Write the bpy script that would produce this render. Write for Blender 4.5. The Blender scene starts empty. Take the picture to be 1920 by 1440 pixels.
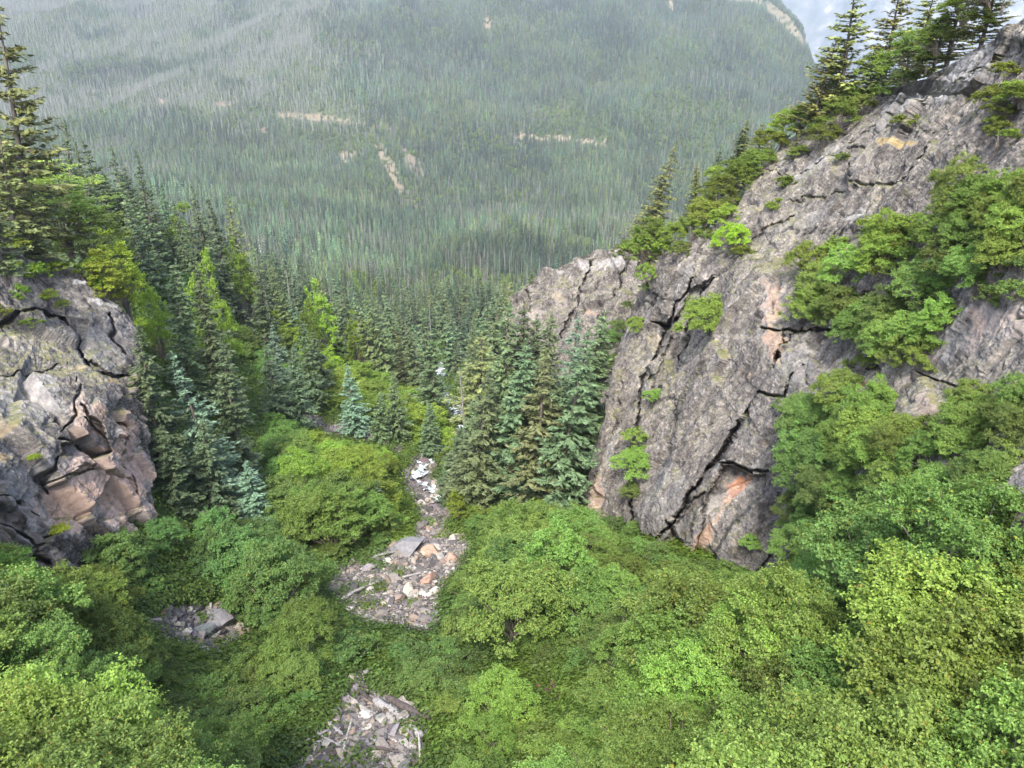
import bpy, math, random
import numpy as np
from mathutils import Vector, Quaternion, Matrix
R = math.radians
rng = np.random.default_rng(11)
random.seed(5)
SC = bpy.context.scene
COL = SC.collection

# ------------------------------------------------------------------ camera model
F = 1400.0; PITCH = R(24.0); CP, SP = math.cos(PITCH), math.sin(PITCH)
def ray(u, v):
    """slopes x/y and z/y of the line of sight through a point of the 1920x1440 photo"""
    xc = (np.asarray(u, float) - 960) / F; yc = (720 - np.asarray(v, float)) / F
    y = CP + yc * SP
    return xc / y, (-SP + yc * CP) / y
def at(u, v, Y):
    a, e = ray(u, v)
    return np.array([a * Y, Y + 0 * a, e * Y]).T
def project(P):
    P = np.asarray(P, float)
    x, y, z = P[..., 0], P[..., 1], P[..., 2]
    d = y * CP - z * SP; h = y * SP + z * CP
    d = np.maximum(d, 1e-3)
    return 960 + F * x / d, 720 - F * h / d

# ------------------------------------------------------------------ noise
def _hash(ix, iy, iz, s=0):
    h = (ix.astype(np.int64) * 374761393 + iy.astype(np.int64) * 668265263 + iz.astype(np.int64) * 2147483647 + s * 974634777) & 0xFFFFFFFF
    h = ((h ^ (h >> 13)) * 1274126177) & 0xFFFFFFFF
    h = ((h ^ (h >> 16)) * 2246822519) & 0xFFFFFFFF
    h = h ^ (h >> 15)
    return (h & 0xFFFFFF) / float(0xFFFFFF)
def vnoise(P, s=0):
    i = np.floor(P); f = P - i; f = f * f * f * (f * (f * 6 - 15) + 10); i = i.astype(np.int64)
    out = 0
    for dx in (0, 1):
        wx = f[:, 0] if dx else 1 - f[:, 0]
        for dy in (0, 1):
            wy = f[:, 1] if dy else 1 - f[:, 1]
            for dz in (0, 1):
                wz = f[:, 2] if dz else 1 - f[:, 2]
                out = out + wx * wy * wz * _hash(i[:, 0] + dx, i[:, 1] + dy, i[:, 2] + dz, s)
    return out * 2 - 1
def fbm(P, octv=5, s=0, gain=.5):
    a, o, t = 1.0, 0, 0
    for k in range(octv):
        o = o + a * vnoise(P, s + k * 17); t += a; a *= gain; P = P * 2.03 + 11.7
    return o / t
def blocks(P, s=0, tilt=1.0, k_=40.0):
    """fractured blocks: every cell has its own offset and its own tilted face; returns height and distance to the joint"""
    n = len(P); i = np.floor(P).astype(np.int64); W = np.zeros(n)
    d1 = np.full(n, 9.0); d2 = np.full(n, 9.0); h = np.zeros(n)
    for dx in (-1, 0, 1):
        for dy in (-1, 0, 1):
            for dz in (-1, 0, 1):
                c = i + np.array([dx, dy, dz])
                p = np.stack([c[:, k] + .5 + (.9 * _hash(c[:, 0], c[:, 1], c[:, 2], s + 1 + k) - .45) for k in range(3)], 1)
                r = P - p; d = np.sqrt((r * r).sum(1))
                g = np.stack([_hash(c[:, 0], c[:, 1], c[:, 2], s + 5 + k) - .5 for k in range(3)], 1)
                hh = _hash(c[:, 0], c[:, 1], c[:, 2], s + 9) - .5 + tilt * (g * r).sum(1)
                m = d < d1; wt = np.exp(-k_ * d); W += wt; h += wt * hh
                d2 = np.where(m, d1, np.minimum(d2, d)); d1 = np.where(m, d, d1)
    return h / np.maximum(W, 1e-30), d2 - d1
def boxes(P, s=0, w=.06):
    """plateaus with straight steps: jointed rock"""
    P = P + .35 * np.stack([_hash(np.floor(P[:, 1]).astype(np.int64), np.floor(P[:, 2] * .7).astype(np.int64), np.zeros(len(P), np.int64), s + 3), 0 * P[:, 0], _hash(np.floor(P[:, 1]).astype(np.int64), np.zeros(len(P), np.int64), np.zeros(len(P), np.int64), s + 4)], 1)
    i = np.floor(P); f0 = P - i; t = np.clip((f0 - .5 + w) / (2 * w), 0, 1); f = t * t * (3 - 2 * t); i = i.astype(np.int64); out = 0
    for dx in (0, 1):
        for dy in (0, 1):
            for dz in (0, 1):
                wt = (f[:, 0] if dx else 1 - f[:, 0]) * (f[:, 1] if dy else 1 - f[:, 1]) * (f[:, 2] if dz else 1 - f[:, 2])
                c = [i[:, 0] + dx, i[:, 1] + dy, i[:, 2] + dz]
                v = _hash(*c, s) * 2 - 1
                tl = sum((_hash(*c, s + 11 + k) - .5) * (f0[:, k] + (.5 if not (dx, dy, dz)[k] else -.5) - .0) for k in range(3))
                out = out + wt * (v + .9 * tl)
    return out, np.abs(f0 - .5).min(1)
def smooth(x, a, b):
    t = np.clip((x - a) / (b - a), 0, 1); return t * t * (3 - 2 * t)
def inpoly(u, v, poly):
    u = np.asarray(u, float); v = np.asarray(v, float); c = np.zeros(u.shape, bool); n = len(poly)
    for k in range(n):
        (x1, y1), (x2, y2) = poly[k], poly[(k + 1) % n]
        if y1 == y2: continue
        c ^= ((y1 > v) != (y2 > v)) & (u < (x2 - x1) * (v - y1) / (y2 - y1) + x1)
    return c
def segdist(u, v, pts):
    u = np.asarray(u, float); v = np.asarray(v, float)
    best = np.full(u.shape, 1e9); tt = np.zeros(u.shape); L = 0; tot = sum(math.dist(pts[k], pts[k+1]) for k in range(len(pts)-1))
    for k in range(len(pts) - 1):
        (x1, y1), (x2, y2) = pts[k], pts[k + 1]; dx, dy = x2 - x1, y2 - y1; l = math.hypot(dx, dy)
        t = np.clip(((u - x1) * dx + (v - y1) * dy) / (l * l), 0, 1)
        d = np.hypot(u - x1 - t * dx, v - y1 - t * dy); m = d < best
        best = np.where(m, d, best); tt = np.where(m, (L + t * l) / tot, tt); L += l
    return best, tt
def tps(C, val, lam=1e-3):
    C = np.asarray(C, float); val = np.asarray(val, float); n, D = C.shape
    def k(r2): return .5 * r2 * np.log(r2 + 1e-12)
    r2 = ((C[:, None] - C[None]) ** 2).sum(-1)
    A = np.zeros((n + D + 1, n + D + 1)); A[:n, :n] = k(r2) + lam * np.eye(n)
    A[:n, n] = 1; A[:n, n+1:] = C; A[n, :n] = 1; A[n+1:, :n] = C.T
    w = np.linalg.solve(A, np.concatenate([val, np.zeros(D + 1)]))
    def f(Q):
        Q = np.asarray(Q, float); out = np.zeros(len(Q))
        for j in range(0, len(Q), 40000):
            q = Q[j:j+40000]; r2 = ((q[:, None] - C[None]) ** 2).sum(-1)
            out[j:j+40000] = k(r2) @ w[:n] + w[n] + q @ w[n+1:]
        return out
    return f

# ------------------------------------------------------------------ mesh helpers
def mesh(name, V, Fc, mats=(), smooth_=False, attrs=None, midx=None):
    """V (n,3); Fc (m,k) faces all of k corners"""
    me = bpy.data.meshes.new(name)
    V = np.asarray(V, np.float32); Fc = np.asarray(Fc, np.int32); k = Fc.shape[1]
    me.vertices.add(len(V)); me.vertices.foreach_set('co', V.ravel())
    me.loops.add(Fc.size); me.loops.foreach_set('vertex_index', Fc.ravel())
    me.polygons.add(len(Fc)); me.polygons.foreach_set('loop_start', np.arange(0, Fc.size, k, dtype=np.int32))
    for m in mats: me.materials.append(m)
    if midx is not None: me.polygons.foreach_set('material_index', np.asarray(midx, np.int32))
    me.update(calc_edges=True)
    me.polygons.foreach_set('use_smooth', np.full(len(Fc), smooth_))
    for kk, (dom, arr) in (attrs or {}).items():
        arr = np.asarray(arr, np.float32)
        if arr.ndim == 2:
            if arr.shape[1] == 3: arr = np.concatenate([arr, np.ones((len(arr), 1), np.float32)], 1)
            me.attributes.new(kk, 'FLOAT_COLOR', dom).data.foreach_set('color', arr.ravel())
        else: me.attributes.new(kk, 'FLOAT', dom).data.foreach_set('value', arr)
    return me
def link(name, me, parent=None, **pr):
    o = bpy.data.objects.new(name, me); COL.objects.link(o)
    if parent: o.parent = parent
    for k, v in pr.items(): o[k] = v
    return o
def gridfaces(nr, nc):
    i = np.arange(nr - 1)[:, None] * nc + np.arange(nc - 1)[None]
    return np.stack([i, i + 1, i + nc + 1, i + nc], -1).reshape(-1, 4)

# ------------------------------------------------------------------ materials
def newmat(name):
    m = bpy.data.materials.new(name); m.use_nodes = True
    nt = m.node_tree; nt.nodes.clear()
    return m, nt
class N:
    def __init__(s, nt): s.nt = nt
    def __call__(s, typ, inp=None, **kw):
        n = s.nt.nodes.new('ShaderNode' + typ)
        for k, v in kw.items(): setattr(n, k, v)
        for k, v in (inp or {}).items():
            sk = n.inputs[k]
            if isinstance(v, bpy.types.NodeSocket): s.nt.links.new(v, sk)
            else: sk.default_value = v
        return n
def rgb(*c): return (c[0], c[1], c[2], 1)
def mixc(n, f, a, b, mode='MIX'):
    m = n('Mix', data_type='RGBA', blend_type=mode)
    for k, v in ((0, f), (6, a), (7, b)):
        if isinstance(v, bpy.types.NodeSocket): n.nt.links.new(v, m.inputs[k])
        else: m.inputs[k].default_value = v
    return m.outputs[2]
def ramp(n, f, stops, interp='LINEAR'):
    r = n('ValToRGB', {0: f}); cr = r.color_ramp; cr.interpolation = interp
    while len(cr.elements) < len(stops): cr.elements.new(.5)
    for e, (p, c) in zip(cr.elements, stops):
        e.position = p; e.color = c if len(c) == 4 else (*c, 1)
    return r.outputs[0]
def mathn(n, op, a, b=0.0, clamp=False):
    m = n('Math', {0: a, 1: b}, operation=op); m.use_clamp = clamp; return m.outputs[0]

def leaf_mat(name, base, alt, trans=.35, hue=.03, rough=.55, yellow=0.0):
    """per-leaf, per-plant variation; the plant's own tint comes from object colour or an instance attribute"""
    m, nt = newmat(name); n = N(nt)
    g = n('NewGeometry'); oi = n('ObjectInfo')
    at_ = n('Attribute', attribute_name='tint', attribute_type='INSTANCER')
    col = mixc(n, g.outputs['Random Per Island'], rgb(*base), rgb(*alt))
    # plant tint: object colour * (instancer tint if any)
    has = mathn(n, 'GREATER_THAN', at_.outputs['Fac'], 0.001)
    tint = mixc(n, has, oi.outputs['Color'], at_.outputs['Color'])
    col = mixc(n, 1.0, col, tint, 'MULTIPLY')
    if yellow:
        r2 = mathn(n, 'FRACT', mathn(n, 'MULTIPLY', g.outputs['Random Per Island'], 37.0))
        y = mathn(n, 'GREATER_THAN', r2, 1 - yellow)
        col = mixc(n, y, col, rgb(.22, .20, .03))
    hs = n('HueSaturation', {'Color': col, 'Saturation': 1.0, 'Hue': mathn(n, 'ADD', .5 - hue * .66, mathn(n, 'MULTIPLY', oi.outputs['Random'], hue)),
                             'Value': mathn(n, 'ADD', .82, mathn(n, 'MULTIPLY', oi.outputs['Random'], .36))})
    c = hs.outputs[0]
    p = n('BsdfPrincipled', {'Base Color': c, 'Roughness': rough, 'Specular IOR Level': .35})
    t = n('BsdfTranslucent', {'Color': mixc(n, 1.0, c, rgb(1.25, 1.15, .6), 'MULTIPLY')})
    mx = n('MixShader', {0: trans, 1: p.outputs[0], 2: t.outputs[0]})
    o = n('OutputMaterial', {0: mx.outputs[0]})
    return m
def bark_mat(name, c1, c2):
    m, nt = newmat(name); n = N(nt)
    tc = n('TexCoord'); mp = n('Mapping', {0: tc.outputs['Object'], 3: (9, 9, 1.6)})
    nz = n('TexNoise', {'Vector': mp.outputs[0], 'Scale': 1.5, 'Detail': 5.0})
    c = ramp(n, nz.outputs[0], [(.35, c1), (.65, c2)])
    b = n('Bump', {'Height': nz.outputs[0], 'Strength': .6, 'Distance': .03})
    p = n('BsdfPrincipled', {'Base Color': c, 'Roughness': .9, 'Normal': b.outputs[0]})
    n('OutputMaterial', {0: p.outputs[0]}); return m

M_ALDER = leaf_mat('alder leaves', (.086, .160, .032), (.185, .30, .066), .42, .035, yellow=.02)
M_BROAD = leaf_mat('broad leaves', (.12, .195, .034), (.21, .30, .07), .44, .025)
M_NEEDLE = leaf_mat('fir needles', (.066, .092, .044), (.142, .180, .092), .12, .04, .6)
M_FARTREE = leaf_mat('far needles', (.042, .068, .036), (.100, .138, .072), .1, .06, .7)
M_BARK = bark_mat('fir bark', (.06, .05, .04), (.14, .115, .095))
M_STEM = bark_mat('alder stem', (.10, .08, .06), (.20, .17, .14))
M_DEAD = bark_mat('silver dead wood', (.13, .12, .11), (.26, .24, .22))
M_LOGGY = bark_mat('weathered log', (.15, .138, .128), (.30, .28, .26))
M_LOGDK = bark_mat('wet dark log', (.035, .028, .026), (.09, .07, .06))

def rock_mat(name, scale=1.0, use_attr=True, base=((.078, .071, .066), (.172, .158, .147))):
    m, nt = newmat(name); n = N(nt)
    geo = n('NewGeometry'); tc = n('TexCoord')
    P = tc.outputs['Object']
    n1 = n('TexNoise', {'Vector': P, 'Scale': .35 * scale, 'Detail': 7.0, 'Roughness': .62})
    n2 = n('TexNoise', {'Vector': P, 'Scale': 2.2 * scale, 'Detail': 7.0, 'Roughness': .72})
    n3 = n('TexNoise', {'Vector': P, 'Scale': 6.5 * scale, 'Detail': 5.0, 'Roughness': .75})
    c = ramp(n, n1.outputs[0], [(.32, base[0]), (.68, base[1])])
    sp = ramp(n, n2.outputs[0], [(.34, (.42, .41, .42)), (.5, (1, 1, 1)), (.66, (1.6, 1.55, 1.46))])
    c = mixc(n, 1.0, c, sp, 'MULTIPLY')
    sp3 = ramp(n, n3.outputs[0], [(.36, (.30, .30, .31)), (.47, (.95, .95, .95)), (.56, (1.1, 1.09, 1.06)), (.66, (2.3, 2.25, 2.1))])
    c = mixc(n, .85, c, sp3, 'MULTIPLY')
    # olive and ochre lichen
    l1 = n('TexNoise', {'Vector': P, 'Scale': 1.1 * scale, 'Detail': 8.0, 'Roughness': .7, 'Distortion': .4})
    lm = ramp(n, l1.outputs[0], [(.56, (0, 0, 0)), (.66, (1, 1, 1))])
    c = mixc(n, mathn(n, 'MULTIPLY', lm, .5), c, rgb(.085, .088, .045))
    l2 = n('TexNoise', {'Vector': P, 'Scale': .8 * scale, 'Detail': 7.0, 'Roughness': .65, 'W': 4.0}, noise_dimensions='4D')
    lm2 = ramp(n, l2.outputs[0], [(.60, (0, 0, 0)), (.70, (1, 1, 1))])
    c = mixc(n, mathn(n, 'MULTIPLY', lm2, .5), c, rgb(.17, .115, .075))
    vo = n('TexVoronoi', {'Vector': P, 'Scale': 2.3 * scale, 'Randomness': 1.0})
    wh = ramp(n, vo.outputs['Distance'], [(.055, (1, 1, 1)), (.075, (0, 0, 0))])
    wr = n('SeparateColor', {0: vo.outputs['Color']})
    wh = mathn(n, 'MULTIPLY', wh, mathn(n, 'GREATER_THAN', wr.outputs[0], .72))
    c = mixc(n, mathn(n, 'MULTIPLY', wh, .7), c, rgb(.5, .5, .47))
    mp = n('Mapping', {0: P, 3: (.9, .9, .10)}); sk_ = n('TexNoise', {'Vector': mp.outputs[0], 'Scale': 1.3, 'Detail': 6.0, 'Roughness': .65})
    c = mixc(n, 1.0, c, ramp(n, sk_.outputs[0], [(.36, (.52, .50, .50)), (.5, (1, 1, 1)), (.66, (1.22, 1.2, 1.16))]), 'MULTIPLY')
    if use_attr:
        a = n('Attribute', attribute_name='stain')
        sn = ramp(n, n2.outputs[0], [(.3, (.72, .72, .72)), (.7, (1.3, 1.3, 1.3))])
        st = mixc(n, 1.0, a.outputs['Color'], sn, 'MULTIPLY')
        c = mixc(n, a.outputs['Alpha'], c, st)
    # moss and grass where the rock lies flat
    sx = n('SeparateXYZ', {0: geo.outputs['Normal']})
    ln = mathn(n, 'ADD', sx.outputs[2], mathn(n, 'MULTIPLY', mathn(n, 'SUBTRACT', n1.outputs[0], .5), 1.2))
    mm = ramp(n, ln, [(.80, (0, 0, 0)), (.93, (1, 1, 1))])
    c = mixc(n, mathn(n, 'MULTIPLY', mm, .75), c, ramp(n, n2.outputs[0], [(.35, (.05, .062, .02)), (.7, (.17, .155, .05))]))
    h = mathn(n, 'ADD', mathn(n, 'MULTIPLY', n2.outputs[0], .7), mathn(n, 'MULTIPLY', n3.outputs[0], .35))
    b = n('Bump', {'Height': h, 'Strength': .6, 'Distance': .14 / scale})
    p = n('BsdfPrincipled', {'Base Color': c, 'Roughness': .88, 'Specular IOR Level': .25, 'Normal': b.outputs[0]})
    n('OutputMaterial', {0: p.outputs[0]}); return m
M_CLIFF = rock_mat('lichened granite')

def stone_mat():
    m, nt = newmat('loose stone'); n = N(nt)
    oi = n('ObjectInfo'); tc = n('TexCoord'); g = n('NewGeometry')
    at_ = n('Attribute', attribute_name='tint', attribute_type='INSTANCER')
    has = mathn(n, 'GREATER_THAN', at_.outputs['Fac'], 0.001)
    tint = mixc(n, has, oi.outputs['Color'], at_.outputs['Color'])
    nz = n('TexNoise', {'Vector': tc.outputs['Object'], 'Scale': 4.0, 'Detail': 6.0, 'Roughness': .7})
    c = mixc(n, 1.0, tint, ramp(n, nz.outputs[0], [(.3, (.6, .6, .6)), (.7, (1.35, 1.33, 1.3))]), 'MULTIPLY')
    b = n('Bump', {'Height': nz.outputs[0], 'Strength': .5, 'Distance': .1})
    p = n('BsdfPrincipled', {'Base Color': c, 'Roughness': .85, 'Normal': b.outputs[0]})
    n('OutputMaterial', {0: p.outputs[0]}); return m
M_STONE = stone_mat()

def ground_mat():
    m, nt = newmat('forest floor and gravel'); n = N(nt)
    tc = n('TexCoord'); P = tc.outputs['Object']
    n1 = n('TexNoise', {'Vector': P, 'Scale': .6, 'Detail': 8.0, 'Roughness': .7})
    n2 = n('TexNoise', {'Vector': P, 'Scale': .012, 'Detail': 8.0, 'Roughness': .6})
    c = ramp(n, n1.outputs[0], [(.3, (.022, .026, .012)), (.5, (.045, .06, .02)), (.7, (.09, .10, .04))])
    c2 = ramp(n, n2.outputs[0], [(.35, (.7, .8, .8)), (.65, (1.3, 1.35, 1.0))])
    c = mixc(n, 1.0, c, c2, 'MULTIPLY')
    a = n('Attribute', attribute_name='gravel')
    v1 = n('TexVoronoi', {'Vector': P, 'Scale': 3.0}); v2 = n('TexVoronoi', {'Vector': P, 'Scale': 9.0})
    gc = mixc(n, .5, v1.outputs['Color'], v2.outputs['Color'])
    gs = n('SeparateColor', {0: gc})
    gr = ramp(n, gs.outputs[0], [(.15, (.045, .04, .038)), (.45, (.11, .10, .09)), (.7, (.17, .15, .13)), (.9, (.26, .24, .21))])
    c = mixc(n, a.outputs['Alpha'], c, mixc(n, 1.0, gr, a.outputs['Color'], 'MULTIPLY'))
    b = n('Bump', {'Height': v1.outputs['Distance'], 'Strength': .6, 'Distance': .2})
    p = n('BsdfPrincipled', {'Base Color': c, 'Roughness': .95, 'Specular IOR Level': .15, 'Normal': b.outputs[0]})
    n('OutputMaterial', {0: p.outputs[0]}); return m
M_GROUND = ground_mat()

# ------------------------------------------------------------------ terrain
T = [  # (u, v, Y) places on the ground
 (700,1440,17),(720,1330,20.5),(600,1400,18),(750,1100,36),(760,1180,30),(650,1120,34),(850,1030,42),(790,960,50),(790,900,60),(780,860,68),
 (860,775,88),(830,730,118),(822,640,180),(825,590,240),(822,500,400),(800,400,760),(770,330,930),(740,280,1020),(700,235,1130),
 (0,1440,14),(200,1440,15.5),(400,1440,16.5),(0,1200,20),(200,1200,25),(370,1185,29),(400,1120,33),(150,1110,29),(500,1080,37),(450,1000,42),(600,1000,44),
 (550,900,52),(700,880,60),(500,780,72),(560,775,76),(620,790,76),(700,815,74),(760,850,68),(640,730,88),(480,700,84),(560,690,98),(680,700,110),(760,730,105),
 (330,560,85),(250,500,110),(400,545,140),(560,595,170),(700,655,172),(780,690,150),(90,430,85),
 (900,1440,17),(1200,1440,16),(1500,1440,14),(1800,1440,12),(1950,1300,13),(1000,1200,26),(1200,1200,24),(1500,1200,19),(1800,1200,15),
 (1000,1080,35),(1100,1000,44),(1000,940,50),(880,930,54),(1100,930,50),(850,830,70),(900,760,86),(960,720,86),
 (200,330,820),(300,380,640),(450,440,560),(600,500,430),(0,330,900),(0,250,1050),(200,240,1060),(400,260,1020),(400,350,800),(600,300,1000),(600,400,690),(650,530,330),
 (950,600,250),(950,500,420),(950,430,620),(1100,430,640),(1100,350,850),(1250,300,940),(1400,250,1050),(950,330,920),(950,250,1100),
 (0,150,1260),(300,150,1260),(600,215,1160),(600,150,1270),(900,150,1280),(1200,150,1270),(1450,150,1320),
 (0,0,1750),(400,0,1760),(800,0,1750),(1200,0,1740),(1430,10,1680),(0,-120,2300),(500,-150,2350),(1000,-150,2350),(1400,-130,2300),(-400,0,1700),(-400,150,1200),(-300,300,900),
]
TX = [ # (x, y, z) hidden ground
 (-32,42,-22),(-24,38,-22.5),(-40,46,-17),(-48,52,-14.5),(-36,34,-19),(-30,26,-17),
 (-75,100,-26),(-110,150,-34),(-120,220,-75),(-90,260,-105),(-200,300,-110),(-60,260,-100),(-300,420,-130),(-100,350,-118),(-60,420,-125),(-25,300,-100),
 (16,36,-28),(22,30,-22),(25,45,-27),(20,60,-30),(26,75,-33),(30,95,-45),(40,130,-62),(60,200,-85),(30,20,-16),(70,100,-40),
 (-12,9,-16),(0,9,-17.5),(10,9,-14),(-20,8,-12),(20,8,-10),
 (120,250,-95),(250,400,-115),(600,900,-150),(900,1400,-140),(0,7,-16),(-100,60,-8),(-150,80,-10),(100,50,-20),(250,120,-40),
]
def toq(a, Y): return np.stack([np.asarray(a) * 3.0, np.log(Y)], 1)
_C, _E = [], []
for u, v, Y in T:
    a, e = ray(u, v); _C.append((float(a) * 3.0, math.log(Y))); _E.append(float(e))
for x, y, z in TX:
    _C.append((x / y * 3.0, math.log(y))); _E.append(z / y)
_fe = tps(_C, _E, 2e-4)
NA, NL = 620, 860
AA = np.linspace(-1.35, 1.25, NA); LL = np.linspace(math.log(6.5), math.log(2650), NL)
GA, GL = np.meshgrid(AA, LL)           # rows: distance
GY = np.exp(GL)
E = _fe(np.stack([GA.ravel() * 3.0, GL.ravel()], 1)).reshape(NL, NA)
cap = np.interp(GA, [.2, .262, .299, .351, .372, .43, .7, 1.3], [.6, .13, .056, .010, -.035, -.09, -.13, -.15])
w = smooth(GY, 1150, 1500)
E = np.where(E > cap, E * (1 - w) + cap * w, E)
X0 = GA * GY; PN = np.stack([X0.ravel(), GY.ravel(), np.zeros(X0.size)], 1)
Z = E * GY
big = fbm(PN / 260.0, 4, 3).reshape(NL, NA) * 16 * smooth(GY, 260, 700)
big += (1 - np.abs(fbm(PN / np.array([150.0, 420.0, 1]) + 7, 4, 9).reshape(NL, NA)) * 2) * 26 * smooth(GY, 700, 1200)
mid = fbm(PN / 26.0, 4, 5).reshape(NL, NA) * 3.0 * smooth(GY, 75, 260)
near = fbm(PN / 5.0, 4, 6).reshape(NL, NA) * .55 * smooth(GY, 8, 20)
fine = fbm(PN / 1.1, 3, 8).reshape(NL, NA) * .16 * (1 - smooth(GY, 60, 150))
Z = Z + big + mid + near + fine
EG = Z / GY
EMAX = np.maximum.accumulate(EG, axis=0)
def gidx(x, y):
    a = np.asarray(x, float) / np.asarray(y, float); l = np.log(y)
    i = np.clip((a - AA[0]) / (AA[1] - AA[0]), 0, NA - 1.001); j = np.clip((l - LL[0]) / (LL[1] - LL[0]), 0, NL - 1.001)
    return i, j
def bil(G, x, y):
    i, j = gidx(x, y); i0 = i.astype(int); j0 = j.astype(int); fi = i - i0; fj = j - j0
    return (G[j0, i0] * (1 - fi) + G[j0, i0 + 1] * fi) * (1 - fj) + (G[j0 + 1, i0] * (1 - fi) + G[j0 + 1, i0 + 1] * fi) * fj
def gz(x, y): return bil(Z, x, y)
def hit(u, v, ymin=7.0):
    """the nearest ground point on the line of sight through photo point (u, v)"""
    u = np.atleast_1d(np.asarray(u, float)); v = np.atleast_1d(np.asarray(v, float))
    a, e = ray(u, v); i = np.clip((a - AA[0]) / (AA[1] - AA[0]), 0, NA - 1.001); i0 = i.astype(int); fi = i - i0
    colE = EG[:, i0] * (1 - fi) + EG[:, i0 + 1] * fi
    ok = (colE > e[None]) & (GY[:, :1] > ymin)
    j = np.argmax(ok, 0); j = np.where(ok.any(0), j, NL - 1); j1 = np.maximum(j, 1)
    k = np.arange(len(u)); e0 = colE[j1 - 1, k]; e1 = colE[j1, k]
    t = np.clip((e - e0) / np.where(np.abs(e1 - e0) < 1e-9, 1e-9, e1 - e0), 0, 1)
    Y = np.exp(LL[j1 - 1] * (1 - t) + LL[j1] * t)
    return np.stack([a * Y, Y, gz(a * Y, Y)], 1)

RUB = [
 [(750,862),(800,838),(848,930),(845,985),(892,1018),(885,1050),(835,1100),(845,1165),(800,1198),(740,1172),(640,1165),(598,1090),(640,1060),(700,1028),(765,1005),(768,960),(750,900)],
 [(256,1152),(300,1133),(380,1128),(474,1172),(474,1205),(400,1236),(340,1208),(288,1204)],
 [(638,1280),(690,1236),(722,1236),(722,1290),(832,1365),(805,1475),(490,1475),(556,1395),(606,1340)],
 [(545,762),(620,783),(700,798),(765,828),(745,845),(690,826),(600,806),(556,788)],
 [(918,1208),(962,1203),(952,1242),(922,1242)],
 [(1000,1255),(1062,1270),(1092,1330),(1040,1342),(1003,1295)],
 [(818,708),(842,712),(850,752),(885,770),(885,802),(858,798),(822,756)],
]
FARPALE = [ # far bare patches, roads and slides: polygons and their colour
 ([(520,212),(600,214),(690,226),(690,236),(600,228),(520,220)], (1.5,1.35,1.1)),
 ([(700,234),(745,238),(745,243),(700,240)], (1.0,.75,.7)),
 ([(965,250),(1040,252),(1135,262),(1135,272),(1040,264),(965,262)], (1.7,1.5,1.3)),
 ([(935,432),(965,430),(968,446),(938,448)], (1.8,1.65,1.5)),
 ([(1000,448),(1020,452),(1018,462),(1000,458)], (1.7,1.6,1.4)),
 ([(632,285),(665,282),(664,302),(640,304)], (1.6,1.5,1.3)),
 ([(700,262),(722,270),(745,320),(768,362),(795,392),(788,408),(760,385),(735,340),(712,300)], (1.4,1.3,1.15)),
 ([(745,262),(785,300),(800,330),(780,335),(755,300)], (1.1,1.0,1.0)),
 ([(486,236),(500,236),(498,252),(488,252)], (1.5,1.2,1.0)),
 ([(170,166),(182,170),(180,192),(172,188)], (1.6,1.5,1.5)),
 ([(296,182),(308,186),(306,206),(298,200)], (1.6,1.5,1.4)),
 ([(400,188),(440,194),(438,204),(402,198)], (1.4,1.2,1.15)),
 ([(906,32),(924,34),(922,56),(908,52)], (1.5,1.3,1.1)),
 ([(1248,0),(1268,0),(1262,20),(1252,18)], (1.8,1.7,1.6)),
 ([(1330,-8),(1400,-8),(1440,0),(1480,30),(1520,90),(1500,84),(1462,40),(1425,8),(1340,-2)], (1.3,1.28,1.1)),
 ([(1060,60),(1075,66),(1098,100),(1088,104)], (1.0,1.2,.8)),
]
def rub_mask(u, v, grow=0):
    m = np.zeros(np.shape(u), bool)
    for p in RUB: m |= inpoly(u, v, p)
    return m
PU, PV = project(np.stack([X0, GY, Z], -1))
VIS = EG >= EMAX - 1e-4
jit = fbm(PN / 1.3, 3, 31).reshape(NL, NA) * 12
rm = rub_mask(PU + jit, PV + jit) & (GY < 140)
gcol = np.ones((NL, NA, 4)); gcol[..., 3] = rm
gcol[..., :3] = np.where(rm[..., None], [1.0, .97, .95], 1.0)
red = inpoly(PU + jit, PV + jit, RUB[5]) & (GY < 60); gcol[red, :3] = (.9, .34, .30)
fj = fbm(PN / 14.0, 3, 41).reshape(NL, NA) * 5
rust = inpoly(PU + jit * .5, PV + jit * .5, [(592,640),(612,636),(618,690),(596,692)]) & (GY < 150) & VIS; gcol[rust, :3] = (1.5, .75, .45); gcol[rust, 3] = 1
fj2 = fbm(PN / 9.0, 2, 43).reshape(NL, NA)
for poly, cc in FARPALE:
    m = inpoly(PU + fj, PV + fj * .5, poly) & (GY > 500) & VIS & (fj2 > -.3)
    gcol[m, :3] = np.array(cc) * np.array([1.15, 1.1, .95]); gcol[m, 3] = .8
CREEK = [(825,680),(826,700),(830,722),(833,750),(866,768),(876,800),(850,838),(806,858),(792,880),(775,900),(812,922),(834,944)]
# carve the creek bed
cd, _ = segdist(PU, PV, CREEK)
cm = np.clip(1 - cd * GY / F / 2.2, 0, 1) * (GY < 320) * (GY > 38)
Z = Z - cm * .5
EG = Z / GY
ter = link('ground_terrain', mesh('ground', np.stack([X0, GY, Z], -1).reshape(-1, 3), gridfaces(NL, NA), [M_GROUND], True,
           {'gravel': ('POINT', gcol.reshape(-1, 4))}), kind='structure',
           label='steep valley ground with brush, gravel creek bed and far forested mountainside')

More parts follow.
